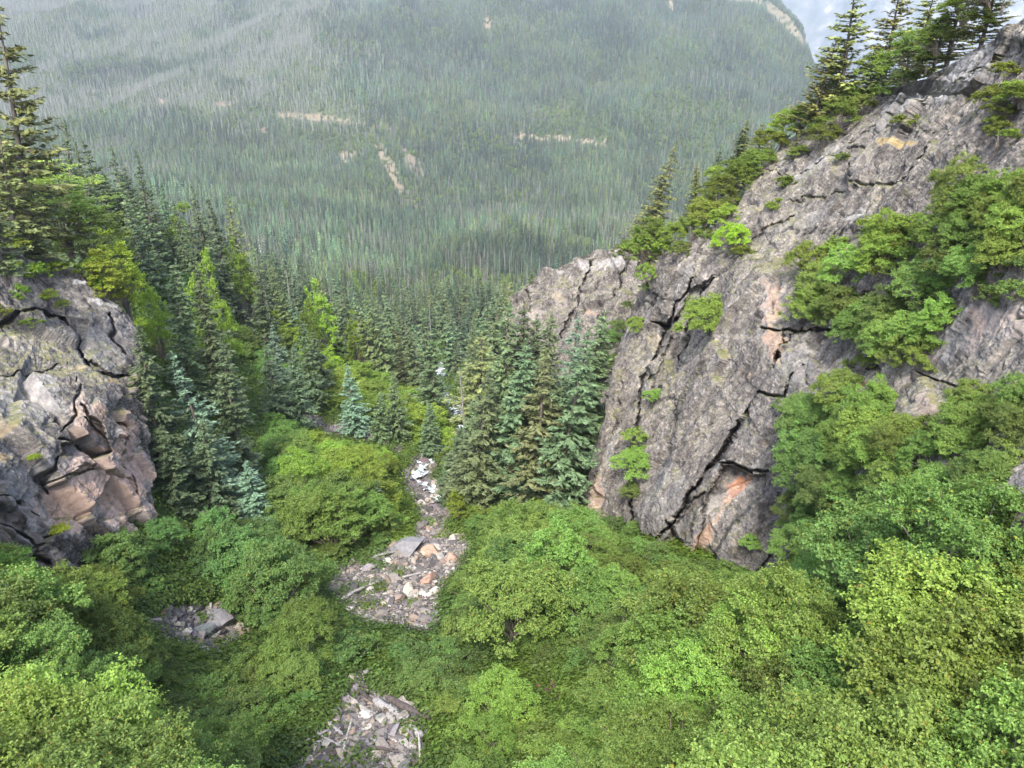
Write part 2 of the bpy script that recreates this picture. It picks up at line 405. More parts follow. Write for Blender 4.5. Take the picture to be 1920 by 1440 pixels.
# ------------------------------------------------------------------ rock walls
CRACKW = []
def rock_wall(name, rows, uL, uR, nv, nu, depth, seed, cracks, stains, label, side=1, amp=1.0, dip=(.4, -.22, .89), ks=1.0, bx=(.5, .25, .1), sm=1.0, fol=.1, recess=(), offs=()):
    """a rock buttress: front face from its outline and its distances, a back that falls away behind it"""
    vv = np.linspace(rows[0], rows[1], nv)
    l = np.interp(vv, [p[0] for p in uL], [p[1] for p in uL]); r = np.interp(vv, [p[0] for p in uR], [p[1] for p in uR])
    jn = fbm(np.stack([vv / 23.0, vv * 0 + seed, vv * 0], 1), 5, seed) * 9 * (0.6 + amp * .4)
    if side > 0: l = l + jn
    else: r = r + jn
    s = np.linspace(0, 1, nu)
    U = l[:, None] + s[None] * (r - l)[:, None]; V = np.repeat(vv[:, None], nu, 1)
    f = tps([(u / 300.0, v / 300.0) for u, v, _ in depth], [math.log(d) for *_, d in depth], 1e-3)
    D = np.exp(f(np.stack([U.ravel() / 300, V.ravel() / 300], 1)).reshape(nv, nu))
    a, e = ray(U, V); P0 = np.stack([a * D, D, e * D], -1)
    for (x1, y1, x2, y2, wdt, off) in offs:      # long steps between slabs: one side lies deeper
        n_ = math.hypot(x2 - x1, y2 - y1); sd = ((U - x1) * (y2 - y1) - (V - y1) * (x2 - x1)) / n_
        tpar = ((U - x1) * (x2 - x1) + (V - y1) * (y2 - y1)) / n_ / n_
        wig = fbm(np.stack([V.ravel() / 40, U.ravel() / 300, V.ravel() * 0], 1), 3, seed + 3).reshape(nv, nu) * 9
        D = D + off * smooth(sd + wig, 0, wdt) * (1 - smooth(sd, wdt * 3, wdt * 9)) * smooth(tpar, -.03, .08) * (1 - smooth(tpar, .9, 1.05))
    a, e = ray(U, V)
    P = np.stack([a * D, D, e * D], -1)
    du = np.gradient(P0, axis=1); dv = np.gradient(P0, axis=0)
    nr = np.cross(du, dv); nr /= np.linalg.norm(nr, axis=-1, keepdims=True) + 1e-9
    flip = (nr * P).sum(-1) > 0; nr[flip] *= -1
    # smooth normal for the big displacement
    Q = P.reshape(-1, 3)
    dp = np.array(dip) / np.linalg.norm(dip); t1 = np.cross(dp, [0, 0, 1.0]); t1 /= np.linalg.norm(t1); t2 = np.cross(dp, t1)
    L = np.stack([Q @ t1, Q @ t2, Q @ dp * .38], 1)
    wrp = np.stack([fbm(Q / 4.0, 3, seed + 50 + k) for k in range(3)], 1)
    h1, e1 = blocks(L / 4.2 + wrp * .16, seed + 100, 1.1, 38 * ks)
    h2, e2 = blocks(L / 1.5 + wrp * .25, seed + 200, 1.2, 20 * ks)
    h3, e3 = blocks(L / .55 + wrp * .4, seed + 300, 1.1, 10 * ks)
    rough = smooth(fbm(Q / 5.0, 3, seed + 77), -.25, .35)
    cs = np.linalg.norm(du, axis=-1).ravel(); du2 = np.linalg.norm(np.gradient(P, axis=1), axis=-1).ravel(); st_ = np.clip(.16 / np.maximum(du2, 1e-3), .08, 1) ** 1.3
    h2 = h2 * st_; h3 = h3 * st_
    b1, g1 = boxes(L / np.array([2.6, 2.6, 2.0]) + wrp * .10, seed + 500, .05 / ks); b2, g2 = boxes(L / np.array([.9, .9, .8]) + wrp * .15, seed + 520, .10 / ks); b3, g3 = boxes(L / .34 + wrp * .2, seed + 540, .16)
    rg2 = .25 + .75 * smooth(fbm(Q / 4.0, 3, seed + 79), -.2, .3)
    disp = (bx[0] * b1 + bx[1] * b2 * rg2 * st_ + bx[2] * b3 * rg2 * st_) - .14 * np.exp(-g1 / .012) * rg2 - .07 * np.exp(-g2 / .03) * rg2
    h1 = h1 * sm; h2 = h2 * sm; h3 = h3 * sm
    disp += 1.5 * h1 + (.16 + .45 * rough) * h2 + (.03 + .13 * rough) * h3
    disp += fbm(Q / 3.0, 5, seed + 7) * .20 * sm + fbm(Q / .45, 4, seed + 8, .65) * .15 * st_ + ((1 - np.abs(fbm(L / np.array([.35, .35, 1.6]), 3, seed + 9))) * .06 - fol * np.exp(-np.abs(fbm(L / np.array([1.5, 1.5, 5.0]) + 3.3, 2, seed + 19)) / .018) - .5 * fol * np.exp(-np.abs(fbm(L / np.array([.6, .6, 2.6]) + 1.3, 2, seed + 29)) / .03)) * st_
    disp -= .34 * np.exp(-e1 / .022) * (.3 + .7 * rough) + .18 * np.exp(-e2 / .035) * rough
    disp = (disp * amp).reshape(nv, nu)
    wob = fbm(np.stack([U.ravel() / 22, V.ravel() / 22, U.ravel() * 0 + seed], 1), 4, seed + 60).reshape(nv, nu) * 7
    cut = np.zeros((nv, nu)); wob2 = fbm(np.stack([U.ravel() / 9, V.ravel() / 9, U.ravel() * 0 + seed], 1), 3, seed + 61).reshape(nv, nu) * 3
    for poly, dep, soft in recess:
        dd_, _ = segdist(U + wob2, V + wob2, list(poly) + [poly[0]]); ins_ = inpoly(U + wob2, V + wob2, poly)
        cut = cut + dep * np.where(ins_, smooth(dd_, 0, soft), 0)
    for pts, wd, dep in cracks:
        d, t = segdist(U + wob, V + wob * .7, pts)
        k = np.sin(np.clip(t, 0, 1) * math.pi) ** .5 * .8 + .2
        cut = cut + dep * np.exp(-(d / (wd * .58 * k)) ** 2)
    edge = smooth(s, 0, .02)[None] if side > 0 else smooth(1 - s, 0, .02)[None]
    P = P + nr * (disp * edge)[..., None] + P / np.linalg.norm(P, axis=-1, keepdims=True) * (cut * edge)[..., None]
    # stains, and dark patches over some cracks and hollows: shapes of their own, in the rock's colour
    st = np.zeros((nv, nu, 4)); st[..., :3] = .3
    n2 = fbm(np.stack([U.ravel() / 26, V.ravel() / 60, U.ravel() * 0 + 3], 1), 5, seed + 90).reshape(nv, nu)
    n3 = fbm(np.stack([U.ravel() / 7, V.ravel() / 16, U.ravel() * 0 + 5], 1), 4, seed + 91).reshape(nv, nu)
    for (cx, cy, rx, ry, ang, cc, al) in stains:
        ca, sa = math.cos(R(ang)), math.sin(R(ang)); x = U - cx; y = V - cy
        q = np.sqrt(((x * ca + y * sa) / rx) ** 2 + ((-x * sa + y * ca) / ry) ** 2)
        k = smooth(1.0 - q + n2 * .55 + n3 * .35, 0, .42) * al
        st[..., :3] = st[..., :3] * (1 - k[..., None]) + np.array(cc) * k[..., None]; st[..., 3] = st[..., 3] + (1 - st[..., 3]) * k
    # the back of the buttress
    b = [.25, .8, 1.8, 3.4, 6, 9, 13, 18]; c = [.05, .25, .7, 1.8, 4.0, 8, 15, 24]
    E0 = P[:, 0] if side > 0 else P[:, -1]
    cols = []
    hd = E0 * np.array([1, 1, 0]); hd /= np.linalg.norm(hd, axis=1, keepdims=True)
    up = smooth(-vv, -rows[1], -rows[0])[:, None]
    for k in range(8):
        q = E0 + hd * b[k] + np.array([side * .25 * b[k], 0, 0]) + np.array([0, 0, -1.0]) * c[k] * (.35 + .65 * up)
        q = q + np.stack([fbm(q / 3.0, 3, seed + 400 + j) for j in range(3)], 1) * .5 * min(1, b[k] / 3)
        cols.append(q)
    S = np.stack(cols, 1); sst = np.zeros((nv, 8, 4)); sst[..., :3] = .3
    if side > 0: P = np.concatenate([S[:, ::-1], P], 1); st = np.concatenate([sst, st], 1)
    else: P = np.concatenate([P, S], 1); st = np.concatenate([st, sst], 1)
    # top rows fall back too
    top = P[0].copy(); hd = top * np.array([1, 1, 0]); hd /= np.linalg.norm(hd, axis=1, keepdims=True)
    rs = []
    for k in range(8):
        rs.append(top + hd * b[k] * 1.3 + np.array([0, 0, -1.0]) * c[k] * .7)
    P = np.concatenate([np.stack(rs[::-1], 0), P], 0); tst = np.zeros((8, P.shape[1], 4)); tst[..., :3] = .3
    st = np.concatenate([tst, st], 0)
    o = link(name, mesh(name, P.reshape(-1, 3), gridfaces(P.shape[0], P.shape[1]), [M_CLIFF], False, {'stain': ('POINT', st.reshape(-1, 4))}),
             kind='structure', label=label)
    def dfn(u, v): return np.exp(f(np.stack([np.atleast_1d(u) / 300.0, np.atleast_1d(v) / 300.0], 1)))
    def inside(u, v):
        return (v > rows[0]) & (v < rows[1]) & (u > np.interp(v, [p[0] for p in uL], [p[1] for p in uL])) & (u < np.interp(v, [p[0] for p in uR], [p[1] for p in uR]))
    return o, dfn, inside

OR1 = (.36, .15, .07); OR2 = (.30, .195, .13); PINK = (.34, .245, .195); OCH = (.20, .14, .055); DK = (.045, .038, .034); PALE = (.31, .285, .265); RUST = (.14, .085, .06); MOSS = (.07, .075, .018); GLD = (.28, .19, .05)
RW_L = [(-80,2080),(-20,1985),(40,1915),(70,1870),(110,1800),(150,1735),(172,1650),(178,1595),(195,1560),(240,1525),(262,1478),(290,1450),(330,1415),(370,1392),(400,1370),(425,1352),(440,1305),(458,1288),(470,1262),(485,1236),(520,1218),(560,1195),(640,1165),(700,1150),(800,1126),(880,1104),(945,1086),(1000,1120),(1050,1172),(1100,1230),(1230,1300)]
RW_D = [(1180,1060,40),(1100,940,47),(1300,1080,34.5),(1480,1100,28.5),(1600,1150,23.5),(1900,1150,14),(2150,1150,10.5),
 (1140,750,52),(1250,720,46.5),(1400,720,39.5),(1500,700,34.5),(1700,700,27),(1900,700,21),(2150,700,16),
 (1180,600,57),(1240,480,54),(1350,470,50),(1500,470,43),(1700,450,33.5),(1900,450,25.5),(2150,450,19.5),
 (1400,330,57),(1480,300,55),(1600,290,46.5),(1560,190,58),(1640,180,54),(1700,200,44.5),(1800,130,40.5),(1920,50,36),(2080,-60,31),(2100,150,26),
 (1450,900,32.5),(1300,900,38.5),(1180,900,44),(1700,900,21.5),(1900,950,16.5),(1700,1050,19.5)]
RW_R = [(-80,2170),(1230,2170)]
CR = [
 ([(1510,600),(1475,650),(1440,720),(1425,745),(1385,790),(1362,838),(1335,868),(1300,915),(1275,960),(1215,1040)], 5.5, 2.6),
 ([(1250,975),(1268,1010),(1290,1045)], 5, 1.4),
 ([(1345,866),(1375,868),(1400,884),(1470,880),(1495,882)], 4, 1.5),
 ([(1440,845),(1465,872),(1500,880)], 2, .5),
 ([(1420,618),(1475,622),(1540,618),(1580,620)], 3.4, 1.5),
 ([(1478,620),(1470,650),(1462,700)], 2.2, .5),
 ([(1520,690),(1490,710),(1480,745),(1440,740),(1420,760)], 3.6, 1.2),
 ([(1228,605),(1245,612),(1270,595)], 6, 1.8),
 ([(1355,500),(1320,545),(1305,570),(1280,640),(1262,680)], 5, 1.6),
 ([(1300,520),(1255,590),(1225,660),(1205,720),(1190,800),(1185,900),(1180,990)], 6.0, 1.6),
 ([(1490,405),(1430,430),(1385,465),(1365,480)], 3.5, .5),
 ([(1650,540),(1600,560),(1560,600)], 3, .5),
 ([(1620,690),(1665,682),(1640,702)], 4, .6),
 ([(1420,310),(1480,330),(1560,290),(1650,230),(1760,170),(1900,90)], 2.5, .35),
 ([(1480,385),(1530,372),(1600,350),(1690,340),(1735,290),(1745,262)], 3.5, .4),
 ([(1640,270),(1600,275),(1560,300),(1520,320)], 3, .5),
 ([(1600,310),(1598,350)], 3, .5),
 ([(1725,700),(1790,722),(1760,760)], 3, .6),
 ([(1550,780),(1520,860),(1500,960),(1470,1040)], 4, .7),
 ([(1265,740),(1262,800),(1240,880)], 2.4, .4),
 ([(1160,700),(1150,760),(1140,820)], 2.4, .4),
 ([(1400,1090),(1440,1030),(1480,980)], 3, .5),
]
ST = [
 (1372,918,46,20,-50,OR1,.95),(1340,950,60,22,-50,PALE,.5),(1400,900,60,16,-60,PALE,.4),(1310,1010,70,18,-55,OR2,.85),
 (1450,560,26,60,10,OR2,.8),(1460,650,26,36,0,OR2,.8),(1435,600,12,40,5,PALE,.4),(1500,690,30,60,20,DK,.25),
 (1310,560,16,70,35,RUST,.45),(1280,520,10,60,30,DK,.3),(1222,640,18,18,0,GLD,.5),(1195,690,16,20,0,OCH,.5),
 (1120,930,14,60,15,OR2,.75),(1145,850,8,50,12,PALE,.3),(1160,985,22,16,0,PINK,.5),
 (1690,270,60,8,-8,GLD,.8),(1790,318,45,5,-6,GLD,.8),(1640,300,8,26,0,OCH,.5),(1600,405,30,10,-20,PALE,.5),
 (1750,770,40,28,0,OR2,.6),(1620,720,18,8,0,OR1,.7),(1560,600,30,12,0,OCH,.4),(1880,600,60,40,0,PINK,.55),(1820,650,16,60,15,OR2,.5),(1760,640,60,40,0,PALE,.3),
 (1800,140,110,26,-40,PALE,.55),(1700,200,110,30,-35,PALE,.4),(1530,310,90,22,-40,PALE,.35),(1480,290,40,12,-55,PALE,.3),
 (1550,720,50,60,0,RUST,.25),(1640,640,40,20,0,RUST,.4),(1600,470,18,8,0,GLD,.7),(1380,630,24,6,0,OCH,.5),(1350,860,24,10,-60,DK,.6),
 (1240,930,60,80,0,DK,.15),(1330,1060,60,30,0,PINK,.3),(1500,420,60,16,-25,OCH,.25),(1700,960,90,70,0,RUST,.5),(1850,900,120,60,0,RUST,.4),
 (1240,1030,16,10,0,MOSS,.7),(1300,850,10,5,0,OCH,.6),
]
cliff_r, D_R, in_R = rock_wall('rocky_hill', (-80, 1230), RW_L, RW_R, 900, 800, RW_D, 4, CR, ST,
    'steep grey granite slabs with diagonal cracks forming the right wall of the gorge', 1, .95, ks=1.2, bx=(.30, .10, .04), sm=.24, fol=.30, recess=[([(1347,868),(1375,870),(1400,886),(1440,886),(1432,930),(1380,985),(1330,1060),(1290,1062),(1300,1010),(1322,930)], 1.5, 7), ([(1330,905),(1300,985),(1262,1050),(1225,1050),(1262,985),(1300,930)], .7, 6), ([(1345,505),(1312,560),(1285,635),(1262,700),(1232,742),(1215,740),(1236,680),(1258,610),(1290,545)], 1.0, 8), ([(1225,602),(1250,606),(1275,594),(1262,614),(1235,620)], 1.2, 4), ([(1215,700),(1232,702),(1228,716),(1212,712)], 1.2, 4), ([(1420,736),(1442,733),(1428,748)], 1.0, 3), ([(1105,890),(1125,880),(1128,935),(1108,930)], .6, 5)],
    offs=[(1385,455,1180,1010,26,-1.7)])
FR_L = [(470,1120),(480,1098),(500,1052),(520,1010),(538,982),(560,958),(600,946),(640,932),(665,924),(700,930),(760,940),(860,950)]
FR_R = [(470,1300),(860,1300)]
FR_D = [(1110,478,92),(1200,478,86),(1290,478,80),(955,560,96),(1050,560,88),(1200,560,78),(1290,560,72),(925,665,92),(1000,680,82),(1150,700,72),(1290,700,66),(950,860,84),(1290,860,62)]
FCR = [([(1120,490),(1080,560),(1040,640)], 3, 1.2), ([(1180,500),(1150,560),(1115,600)], 3, 1.0), ([(1150,640),(1200,590)], 4, 1.2), ([(1000,540),(985,600)], 3, 1.0)]
FST = [(1105,590,20,14,0,OR2,.8),(1050,560,14,10,0,OCH,.6),(1180,690,30,18,0,GLD,.6),(945,620,6,30,10,PINK,.7),(1000,590,30,10,0,PINK,.5),(1130,500,50,12,-10,PALE,.5),(1055,510,12,10,0,PALE,.5),(1080,640,30,12,0,RUST,.4)]
cliff_f, D_F, in_F = rock_wall('rocky_hill', (472, 860), FR_L, FR_R, 330, 330, FR_D, 14, FCR, FST,
    'farther grey rock knoll behind the dark firs on the right', 1, 1.1, bx=(.6, .3, .1), sm=.6)
LW_L = [(440,-140),(1210,-140)]
LW_R = [(440,20),(462,62),(480,100),(505,140),(530,168),(560,200),(590,238),(620,256),(680,262),(760,272),(860,282),(940,284),(985,282),(1060,268),(1130,240),(1210,205)]
LW_D = [(-140,470,38),(0,470,42),(60,470,45),(150,540,45),(-140,600,34),(0,600,38.5),(120,600,42),(250,620,46),(-140,800,26),(0,800,29.5),(100,800,32.5),(180,760,35.5),(275,800,40.5),(280,950,36),(180,930,32),(60,950,28),(-140,1000,21),(0,1060,25),(130,1070,28.3),(220,1000,31.5),(60,1130,25.5),(250,1100,33),(60,1210,27),(200,1210,33)]
LCR = [
 ([(-20,610),(60,590),(120,600),(150,640),(180,690),(215,702),(262,698)], 5, 1.2),
 ([(205,590),(218,630),(240,660)], 4, 1.0),
 ([(150,640),(165,668),(185,695)], 5, .9),
 ([(150,700),(145,740),(132,780),(108,815)], 3, .7),
 ([(95,905),(130,890),(160,885),(165,870)], 3, .6),
 ([(100,830),(140,835),(170,860),(190,850)], 7, 1.1),
 ([(95,860),(92,890),(110,920)], 5, 1.0),
 ([(145,770),(150,790),(175,800)], 5, .9),
 ([(140,790),(165,815),(180,830)], 4, .8),
 ([(215,780),(235,800),(225,860),(245,930)], 2.4, .5),
 ([(0,930),(60,935),(95,960)], 4, .9),([(20,980),(60,1010),(100,1060)], 4, .9),([(0,700),(60,690),(110,670)], 3, .5),
 ([(20,1040),(80,1020),(140,990)], 3, .6),
]
LST = [
 (165,900,95,85,0,PINK,.9),(235,880,52,110,0,PINK,.9),(215,790,26,36,0,OR2,.75),(150,800,34,50,0,OR2,.7),(240,960,50,40,0,PINK,.8),(150,940,70,30,0,OR2,.4),
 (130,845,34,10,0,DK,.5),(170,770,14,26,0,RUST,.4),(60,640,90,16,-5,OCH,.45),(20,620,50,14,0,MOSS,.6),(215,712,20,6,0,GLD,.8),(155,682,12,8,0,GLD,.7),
 (10,800,24,26,0,GLD,.7),(20,850,26,12,0,GLD,.7),(160,530,20,6,0,PALE,.8),(190,570,26,6,20,PALE,.7),(60,480,50,8,10,PALE,.6),(30,750,90,60,0,PALE,.35),(200,640,60,60,0,PALE,.25),(60,900,60,60,0,PALE,.35),(120,960,60,50,0,PINK,.5),
 (60,1030,40,60,10,PALE,.35),(20,1000,20,30,0,OCH,.5),(120,1060,30,30,0,PINK,.4),(10,1030,16,10,0,GLD,.6),
]
cliff_l, D_L, in_L = rock_wall('rocky_hill', (440, 1210), LW_L, LW_R, 560, 420, LW_D, 24, LCR, LST,
    'grey and tan rock outcrop with a fresh pinkish scar at the left edge', -1, .9, dip=(-.3, -.2, .93), ks=1.7, bx=(.62, .32, .13), sm=.24, recess=[([(98,838),(140,832),(150,790),(175,800),(178,830),(195,852),(160,868),(100,862)], 1.0, 5), ([(262,700),(205,705),(165,672),(175,665),(215,692)], 1.0, 4), ([(140,870),(240,900),(262,960),(200,975),(110,965),(85,925)], .5, 8)])

# far pale mountain beyond the ridge
na, nl = 220, 160
a_ = np.linspace(.12, .85, na); y_ = np.linspace(3600, 5600, nl); A2, Y2 = np.meshgrid(a_, y_)
q = np.stack([(A2 * Y2).ravel(), Y2.ravel(), np.zeros(A2.size)], 1)
zz = -500 + (Y2 - 3600) * .80 + (1 - 2 * np.abs(fbm(q / 700, 6, 71))).reshape(nl, na) * 190 + fbm(q / 160, 5, 72).reshape(nl, na) * 60
zz += (A2 - .3) * 300
zz[-12:] -= (np.arange(12) ** 2 * 4.0)[:, None]
m, nt = newmat('far rock, snow and scrub'); n = N(nt); tc = n('TexCoord')
nz = n('TexNoise', {'Vector': tc.outputs['Object'], 'Scale': .0065, 'Detail': 9.0, 'Roughness': .68})
nz2 = n('TexNoise', {'Vector': tc.outputs['Object'], 'Scale': .004, 'Detail': 9.0, 'Roughness': .7, 'Distortion': .6})
c = ramp(n, nz.outputs[0], [(.42, (.05, .07, .05)), (.54, (.11, .12, .10)), (.64, (.24, .24, .23))])
sn = ramp(n, nz2.outputs[0], [(.62, (0, 0, 0)), (.68, (1, 1, 1))])
c = mixc(n, sn, c, rgb(.6, .62, .65))
n('OutputMaterial', {0: n('BsdfPrincipled', {'Base Color': c, 'Roughness': .9}).outputs[0]})
link('far_mountain', mesh('far_mountain', np.stack([A2 * Y2, Y2, zz], -1).reshape(-1, 3), gridfaces(nl, na), [m], True), kind='structure',
     label='pale blue mountain with snow patches beyond the forested ridge')

# ------------------------------------------------------------------ creek
def creek():
    pts = []
    for k in range(len(CREEK) - 1):
        (x1, y1), (x2, y2) = CREEK[k], CREEK[k + 1]; m_ = max(2, int(math.dist(CREEK[k], CREEK[k + 1]) / 3))
        for j in range(m_): pts.append((x1 + (x2 - x1) * j / m_, y1 + (y2 - y1) * j / m_))
    pts = np.array(pts); G = hit(pts[:, 0], pts[:, 1], 35)
    order = np.argsort(-G[:, 1]); G = G[order]
    for _ in range(6): G[1:-1, :2] = (G[:-2, :2] + G[2:, :2] + 2 * G[1:-1, :2]) / 4
    m_ = 900; t = np.linspace(0, len(G) - 1, m_); G = np.stack([np.interp(t, np.arange(len(G)), G[:, k]) for k in range(3)], 1)
    tan = np.gradient(G, axis=0); tan[:, 2] = 0; tan /= np.linalg.norm(tan, axis=1, keepdims=True) + 1e-9
    side = np.stack([-tan[:, 1], tan[:, 0], 0 * tan[:, 0]], 1)
    w_ = np.clip(.75 + 1.3 * fbm(np.stack([t / 2.2, t * 0, t * 0], 1), 3, 5), .12, 1.6) * np.interp(G[:, 1], [40, 60, 90, 130, 300], [.2, .62, 1.0, 1.6, .8])
    nc = 15; o = np.linspace(-1, 1, nc)
    P = G[:, None] + side[:, None] * (o[None, :, None] * w_[:, None, None])
    zc = gz(P[..., 0].ravel(), P[..., 1].ravel()).reshape(m_, nc)
    P[..., 2] = np.minimum(zc.mean(1, keepdims=True) + .12, zc + .35) + .05
    q = P.reshape(-1, 3); P[..., 2] += (np.abs(fbm(q * 2.2, 4, 91)) * .28).reshape(m_, nc)
    m, nt = newmat('white water'); n = N(nt); tc = n('TexCoord')
    nz = n('TexNoise', {'Vector': tc.outputs['Object'], 'Scale': 1.1, 'Detail': 9.0, 'Roughness': .8})
    f = ramp(n, nz.outputs[0], [(.45, (0, 0, 0)), (.60, (1, 1, 1))])
    p = n('BsdfPrincipled', {'Base Color': mixc(n, f, rgb(.10, .12, .11), rgb(.85, .88, .90)), 'Roughness': mathn(n, 'ADD', .12, mathn(n, 'MULTIPLY', f, .5)), 'IOR': 1.33})
    n('OutputMaterial', {0: p.outputs[0]})
    link('stream_water', mesh('stream', q * 1.0 if False else P.reshape(-1, 3), gridfaces(m_, nc), [m], True), kind='structure', label='white foaming mountain creek tumbling down the middle of the ravine')
creek()

# ------------------------------------------------------------------ plant prototypes
def basis(nrm):
    r = rng.normal(size=nrm.shape); t = np.cross(nrm, r); t /= np.linalg.norm(t, axis=1, keepdims=True) + 1e-9
    return t, np.cross(nrm, t)
def leaves(C, nrm, ln, wd, fold=.25):
    """four-cornered leaves, folded along the midrib"""
    nrm = nrm / (np.linalg.norm(nrm, axis=1, keepdims=True) + 1e-9)
    t, b = basis(nrm); ln = np.broadcast_to(ln, len(C))[:, None]; wd = np.broadcast_to(wd, len(C))[:, None]
    V = np.stack([C - t * ln * .5, C - b * wd * .5 + nrm * wd * fold + t * ln * .05, C + t * ln * .5, C + b * wd * .5 + nrm * wd * fold + t * ln * .05], 1)
    return V.reshape(-1, 3)
def quadmesh(name, V, mat): return mesh(name, V, np.arange(len(V)).reshape(-1, 4), [mat])
def tubes(name, paths, mat, sides=5):
    """paths: list of (points, radii)"""
    V, Fc = [], []; base = 0
    for pts, rad in paths:
        pts = np.asarray(pts, float); k = len(pts); tg = np.gradient(pts, axis=0); tg /= np.linalg.norm(tg, axis=1, keepdims=True) + 1e-9
        ref = np.array([1.0, 0, 0]) if abs(tg[0, 0]) < .8 else np.array([0, 1.0, 0])
        s = np.cross(tg, ref); s /= np.linalg.norm(s, axis=1, keepdims=True) + 1e-9; b = np.cross(tg, s)
        an = np.arange(sides) * 2 * math.pi / sides
        ring = pts[:, None] + (s[:, None] * np.cos(an)[None, :, None] + b[:, None] * np.sin(an)[None, :, None]) * np.asarray(rad)[:, None, None]
        V.append(ring.reshape(-1, 3))
        i = np.arange(k - 1)[:, None] * sides; j = np.arange(sides)[None]; j2 = (j + 1) % sides
        Fc.append((np.stack([i + j, i + j2, i + sides + j2, i + sides + j], -1).reshape(-1, 4)) + base); base += k * sides
    return mesh(name, np.concatenate(V), np.concatenate(Fc), [mat], True)

def shrub_proto(rad, hgt, nclump, nleaf, leaf, mat, seed, top=.62, stems=9, flat=.95, per=11):
    """a crown of leafy sprays: clumps at the ends of arching stems, each clump a bunch of twig ends set with leaves"""
    g = np.random.default_rng(seed)
    nclump = int(nclump * 1.0)
    th = np.arange(nclump) * 2.39996 + g.uniform(-.4, .4, nclump); q = (np.arange(nclump) + .5) / nclump
    rr = np.sqrt(q) * g.uniform(.85, 1.1, nclump); lob = 1 + .20 * np.sin(th * 3 + seed) + .12 * np.sin(th * 5 + seed * 2.3)
    dome = np.sqrt(np.clip(1 - (rr * .92) ** 2, 0.02, 1))
    C = np.stack([rad * rr * lob * np.cos(th), rad * rr * lob * np.sin(th), hgt * (1 - top) + hgt * top * dome * g.uniform(.45, 1.22, nclump)], 1)
    cr = rad * g.uniform(.10, .27, nclump)
    ntw = nleaf // per
    k = g.choice(nclump, ntw, p=cr ** 2 / (cr ** 2).sum())
    d = g.normal(size=(ntw, 3)); d[:, 2] = np.abs(d[:, 2]) * .9 - .25; d /= np.linalg.norm(d, axis=1, keepdims=True)
    out = C[k] * np.array([1, 1, .25]); out /= np.linalg.norm(out, axis=1, keepdims=True) + 1e-6
    d = d + out * .35; d /= np.linalg.norm(d, axis=1, keepdims=True)
    E_ = C[k] + d * (cr[k] * g.uniform(.35, 1.25, ntw))[:, None] * np.array([1, 1, flat])
    m_ = ntw * per; idx = np.repeat(np.arange(ntw), per); t = g.uniform(-1.0, .35, m_)
    P = E_[idx] + d[idx] * (t * leaf * 1.5)[:, None] + g.normal(size=(m_, 3)) * leaf * np.array([.62, .62, .30])
    nrm = d[idx] * .55 + np.array([0, 0, .85]) + g.normal(size=(m_, 3)) * .48
    V = leaves(P, nrm, leaf * g.uniform(.7, 1.25, m_), leaf * .78 * g.uniform(.7, 1.2, m_))
    me = quadmesh('crown', V, mat)
    ps = []
    for j in g.permutation(nclump)[:stems * 2]:
        e = C[j]; q = np.array([[0, 0, -.4], [e[0] * .15, e[1] * .15, hgt * .22], [e[0] * .55, e[1] * .55, e[2] * .6], e]) + g.normal(size=(4, 3)) * .04 * rad
        tt = np.linspace(0, 3, 8); q = np.stack([np.interp(tt, range(4), q[:, a]) for a in range(3)], 1)
        ps.append((q, np.linspace(.05, .010, 8) * rad / 1.8))
    return me, tubes('stems', ps, M_STEM, 5)

